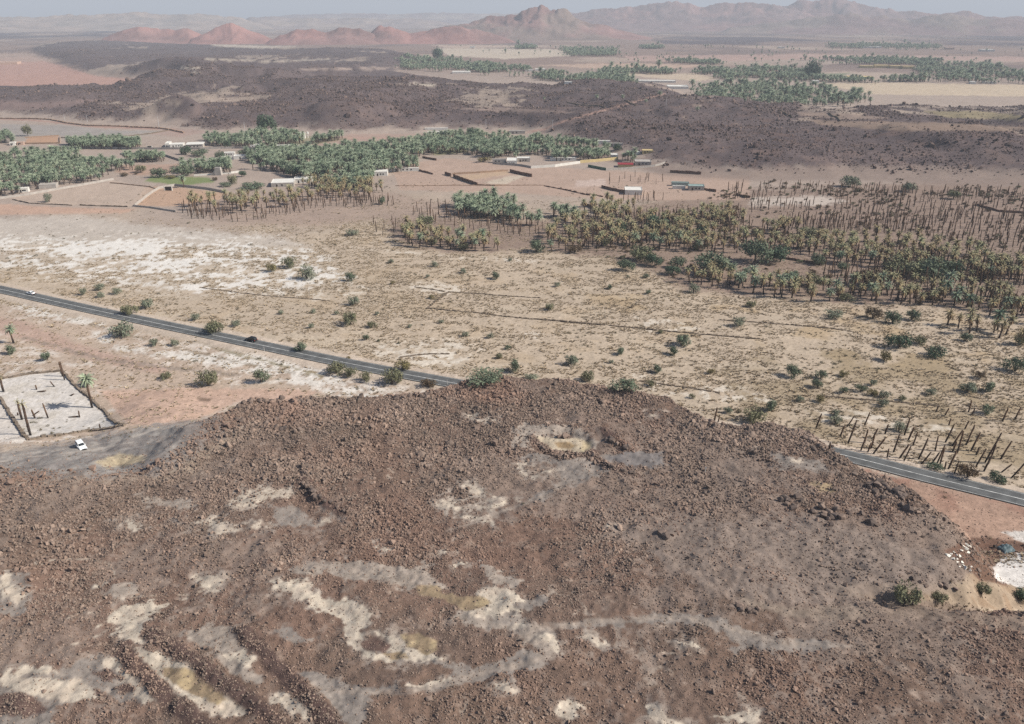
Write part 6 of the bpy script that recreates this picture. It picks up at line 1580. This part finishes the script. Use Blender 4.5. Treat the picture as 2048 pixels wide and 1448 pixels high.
# ---------------------------------------------------------------- boulders, rubbish tip
GBO = 'dark boulders on the plateau edges'
M_BOUL = mat('dark_basalt', L3(142, 123, 111), .92, .15, (.4, .3), rgb2=L3(114, 101, 94))
BOULD = [rock_mesh('boulder', 800 + i, M_BOUL, 2, .85) for i in range(6)]
def boulders(line, n, jit, s0, s1, seed, label):
    g = random.Random(seed)
    for i in range(n):
        t_ = g.random() * (len(line) - 1); k_ = int(t_); f_ = t_ - k_
        u = line[k_][0] + (line[k_ + 1][0] - line[k_][0]) * f_ + g.gauss(0, jit); v = line[k_][1] + (line[k_ + 1][1] - line[k_][1]) * f_ + g.gauss(0, jit * .5)
        p = ground(u, v); s = g.uniform(s0, s1)
        o = link('boulder', g.choice(BOULD), None, p + Vector((0, 0, s * .14)))
        o.scale = (s * g.uniform(.8, 1.2), s * g.uniform(.8, 1.2), s * g.uniform(.7, 1.1)); o.rotation_euler = (g.gauss(0, .3), g.gauss(0, .3), g.uniform(0, 6.28))
        sz = 'large' if s > s0 + (s1 - s0) * .66 else 'middle-sized' if s > s0 + (s1 - s0) * .33 else 'small'
        fl = 'flat' if o.scale.z < s * .8 else 'upright' if o.scale.z > s * 1.0 else 'blocky'
        pl = 'west third' if t_ < (len(line) - 1) / 3 else 'east third' if t_ > (len(line) - 1) * 2 / 3 else 'middle'
        tag(o, f'{sz} {fl} {label}, {pl}', 'boulder', GBO)
boulders([(470, 815), (500, 802), (560, 804), (640, 800)], 26, 5, 1.2, 2.4, 1, 'basalt boulder on the plateau rim above the red sand')
boulders([(480, 830), (520, 850), (560, 860)], 16, 18, 1.2, 2.2, 2, 'grey basalt boulder on the flank below the rim, above the car')
boulders([(780, 798), (805, 797), (850, 792), (900, 778)], 14, 4, 1.2, 2.2, 3, 'round basalt boulder on the rim near the roadside bushes')
boulders([(1600, 872), (1640, 895), (1660, 908)], 12, 8, 1.2, 2.2, 4, 'basalt boulder where the plateau meets the asphalt road')
boulders([(1740, 960), (1790, 985), (1830, 1020)], 26, 12, 1.4, 2.8, 5, 'big basalt boulder on the eastern scarp above the road')
boulders([(1560, 1000), (1650, 1020), (1760, 1050)], 30, 18, 1.3, 2.4, 6, 'reddish basalt boulder on the stony eastern slope')
boulders([(1320, 1065), (1335, 1078)], 3, 5, 1.8, 3.0, 7, 'dark basalt block standing alone on the grey slope')
boulders([(1208, 872), (1230, 885), (1260, 898)], 12, 4, 1.1, 2.2, 8, 'black basalt boulder in the row beside the ring-walled pan')
boulders([(1196, 922), (1230, 936), (1268, 946)], 14, 2, .9, 1.5, 9, 'dark stone in the short straight row below the pan')
boulders([(1066, 884), (1090, 898), (1125, 908), (1185, 907)], 20, 2, .8, 1.4, 10, 'dark stone of the curved wall round the pale pan')
boulders([(606, 966), (625, 985), (655, 1008), (692, 1022)], 18, 4, 1.0, 1.9, 11, 'dark stone along the fissure beside the grey hollow')
boulders([(1840, 1165), (1900, 1175), (1920, 1180)], 9, 8, .9, 1.7, 12, 'dark stone above the sandy gully')
boulders([(1470, 1215), (1520, 1230)], 8, 8, 1.0, 1.8, 13, 'dark stone beside the trail on the lower plateau')
M_DEB = mat('white_debris', L3(226, 220, 208, .9), .9, .15, (1.2, .25))
DEB = [rock_mesh('debris_lump', 830 + i, M_DEB, 1, .6) for i in range(3)]
g = random.Random(77)
for i, (a_, b_) in enumerate([(300, 600), (340, 580), (360, 640), (410, 600), (430, 690), (460, 750), (490, 690), (520, 770), (580, 795), (600, 750), (490, 470), (540, 460), (590, 490), (470, 540), (530, 510), (560, 560), (415, 650), (380, 560), (450, 610), (500, 730)]):
    p = ground(1850 + a_ * .152, 1020 + b_ * .152); s = g.uniform(.5, 1.3)
    o = link('debris_lump', g.choice(DEB), None, p + Vector((0, 0, s * .12))); o.scale = (s * 1.3, s, s * .8); o.rotation_euler = (g.gauss(0, .3), g.gauss(0, .3), g.uniform(0, 6))
    tag(o, ('large' if s > 1.05 else 'middle-sized' if s > .75 else 'small') + ' white debris lump, ' + ('upper heap under the dark hollow' if b_ < 570 else 'west end of the lower line' if a_ < 420 else 'east end of the lower line' if a_ > 500 else 'middle of the lower line') + ' of the tip', 'debris', 'white debris on the tip')
M_TARP = mat('tarpaulin', L3(92, 112, 118), .6, .3, (1.5, .4))
p = ground(2012, 1098)
b = MB(); gx = 9; g = random.Random(5)
hh = [[(1.25 * math.exp(-((i - 4) ** 2 + (j - 4) ** 2) / 9) + g.uniform(-.18, .18)) if 0 < i < 8 and 0 < j < 8 else -.25 for j in range(gx)] for i in range(gx)]
b.add([((i - 4) * .55 + g.uniform(-.1, .1), (j - 4) * .42, hh[i][j]) for i in range(gx) for j in range(gx)], [(i * gx + j, (i + 1) * gx + j, (i + 1) * gx + j + 1, i * gx + j + 1) for i in range(gx - 1) for j in range(gx - 1)])
tag(link('tarpaulin', b.mesh('tarpaulin', M_TARP), None, p, .3), 'crumpled blue-grey tarpaulin dumped on the tip', 'tarpaulin')
tag(link('rubbish_sack', BOULD[0].copy(), None, p + Vector((-2.6, .4, .4))), 'black sack lying beside the blue-grey tarpaulin', 'sack')
o = bpy.context.scene.objects['rubbish_sack']; o.scale = (1.2, 1.0, 1.2); o.data.materials[0] = M_GATE
GS = 'brown sticks'
spread('tip_rubble', 60000, 150, 260, (area([(1895, 1098), (1950, 1072), (2048, 1085), (2110, 1100), (2010, 1115), (1985, 1140), (2000, 1165), (1960, 1160)], 4, 6)).reshape(GX.shape), lambda x, y, g: .4 * np.exp(g.normal(0, .45, len(x))), ROCKS, 9, 1.0, .15)
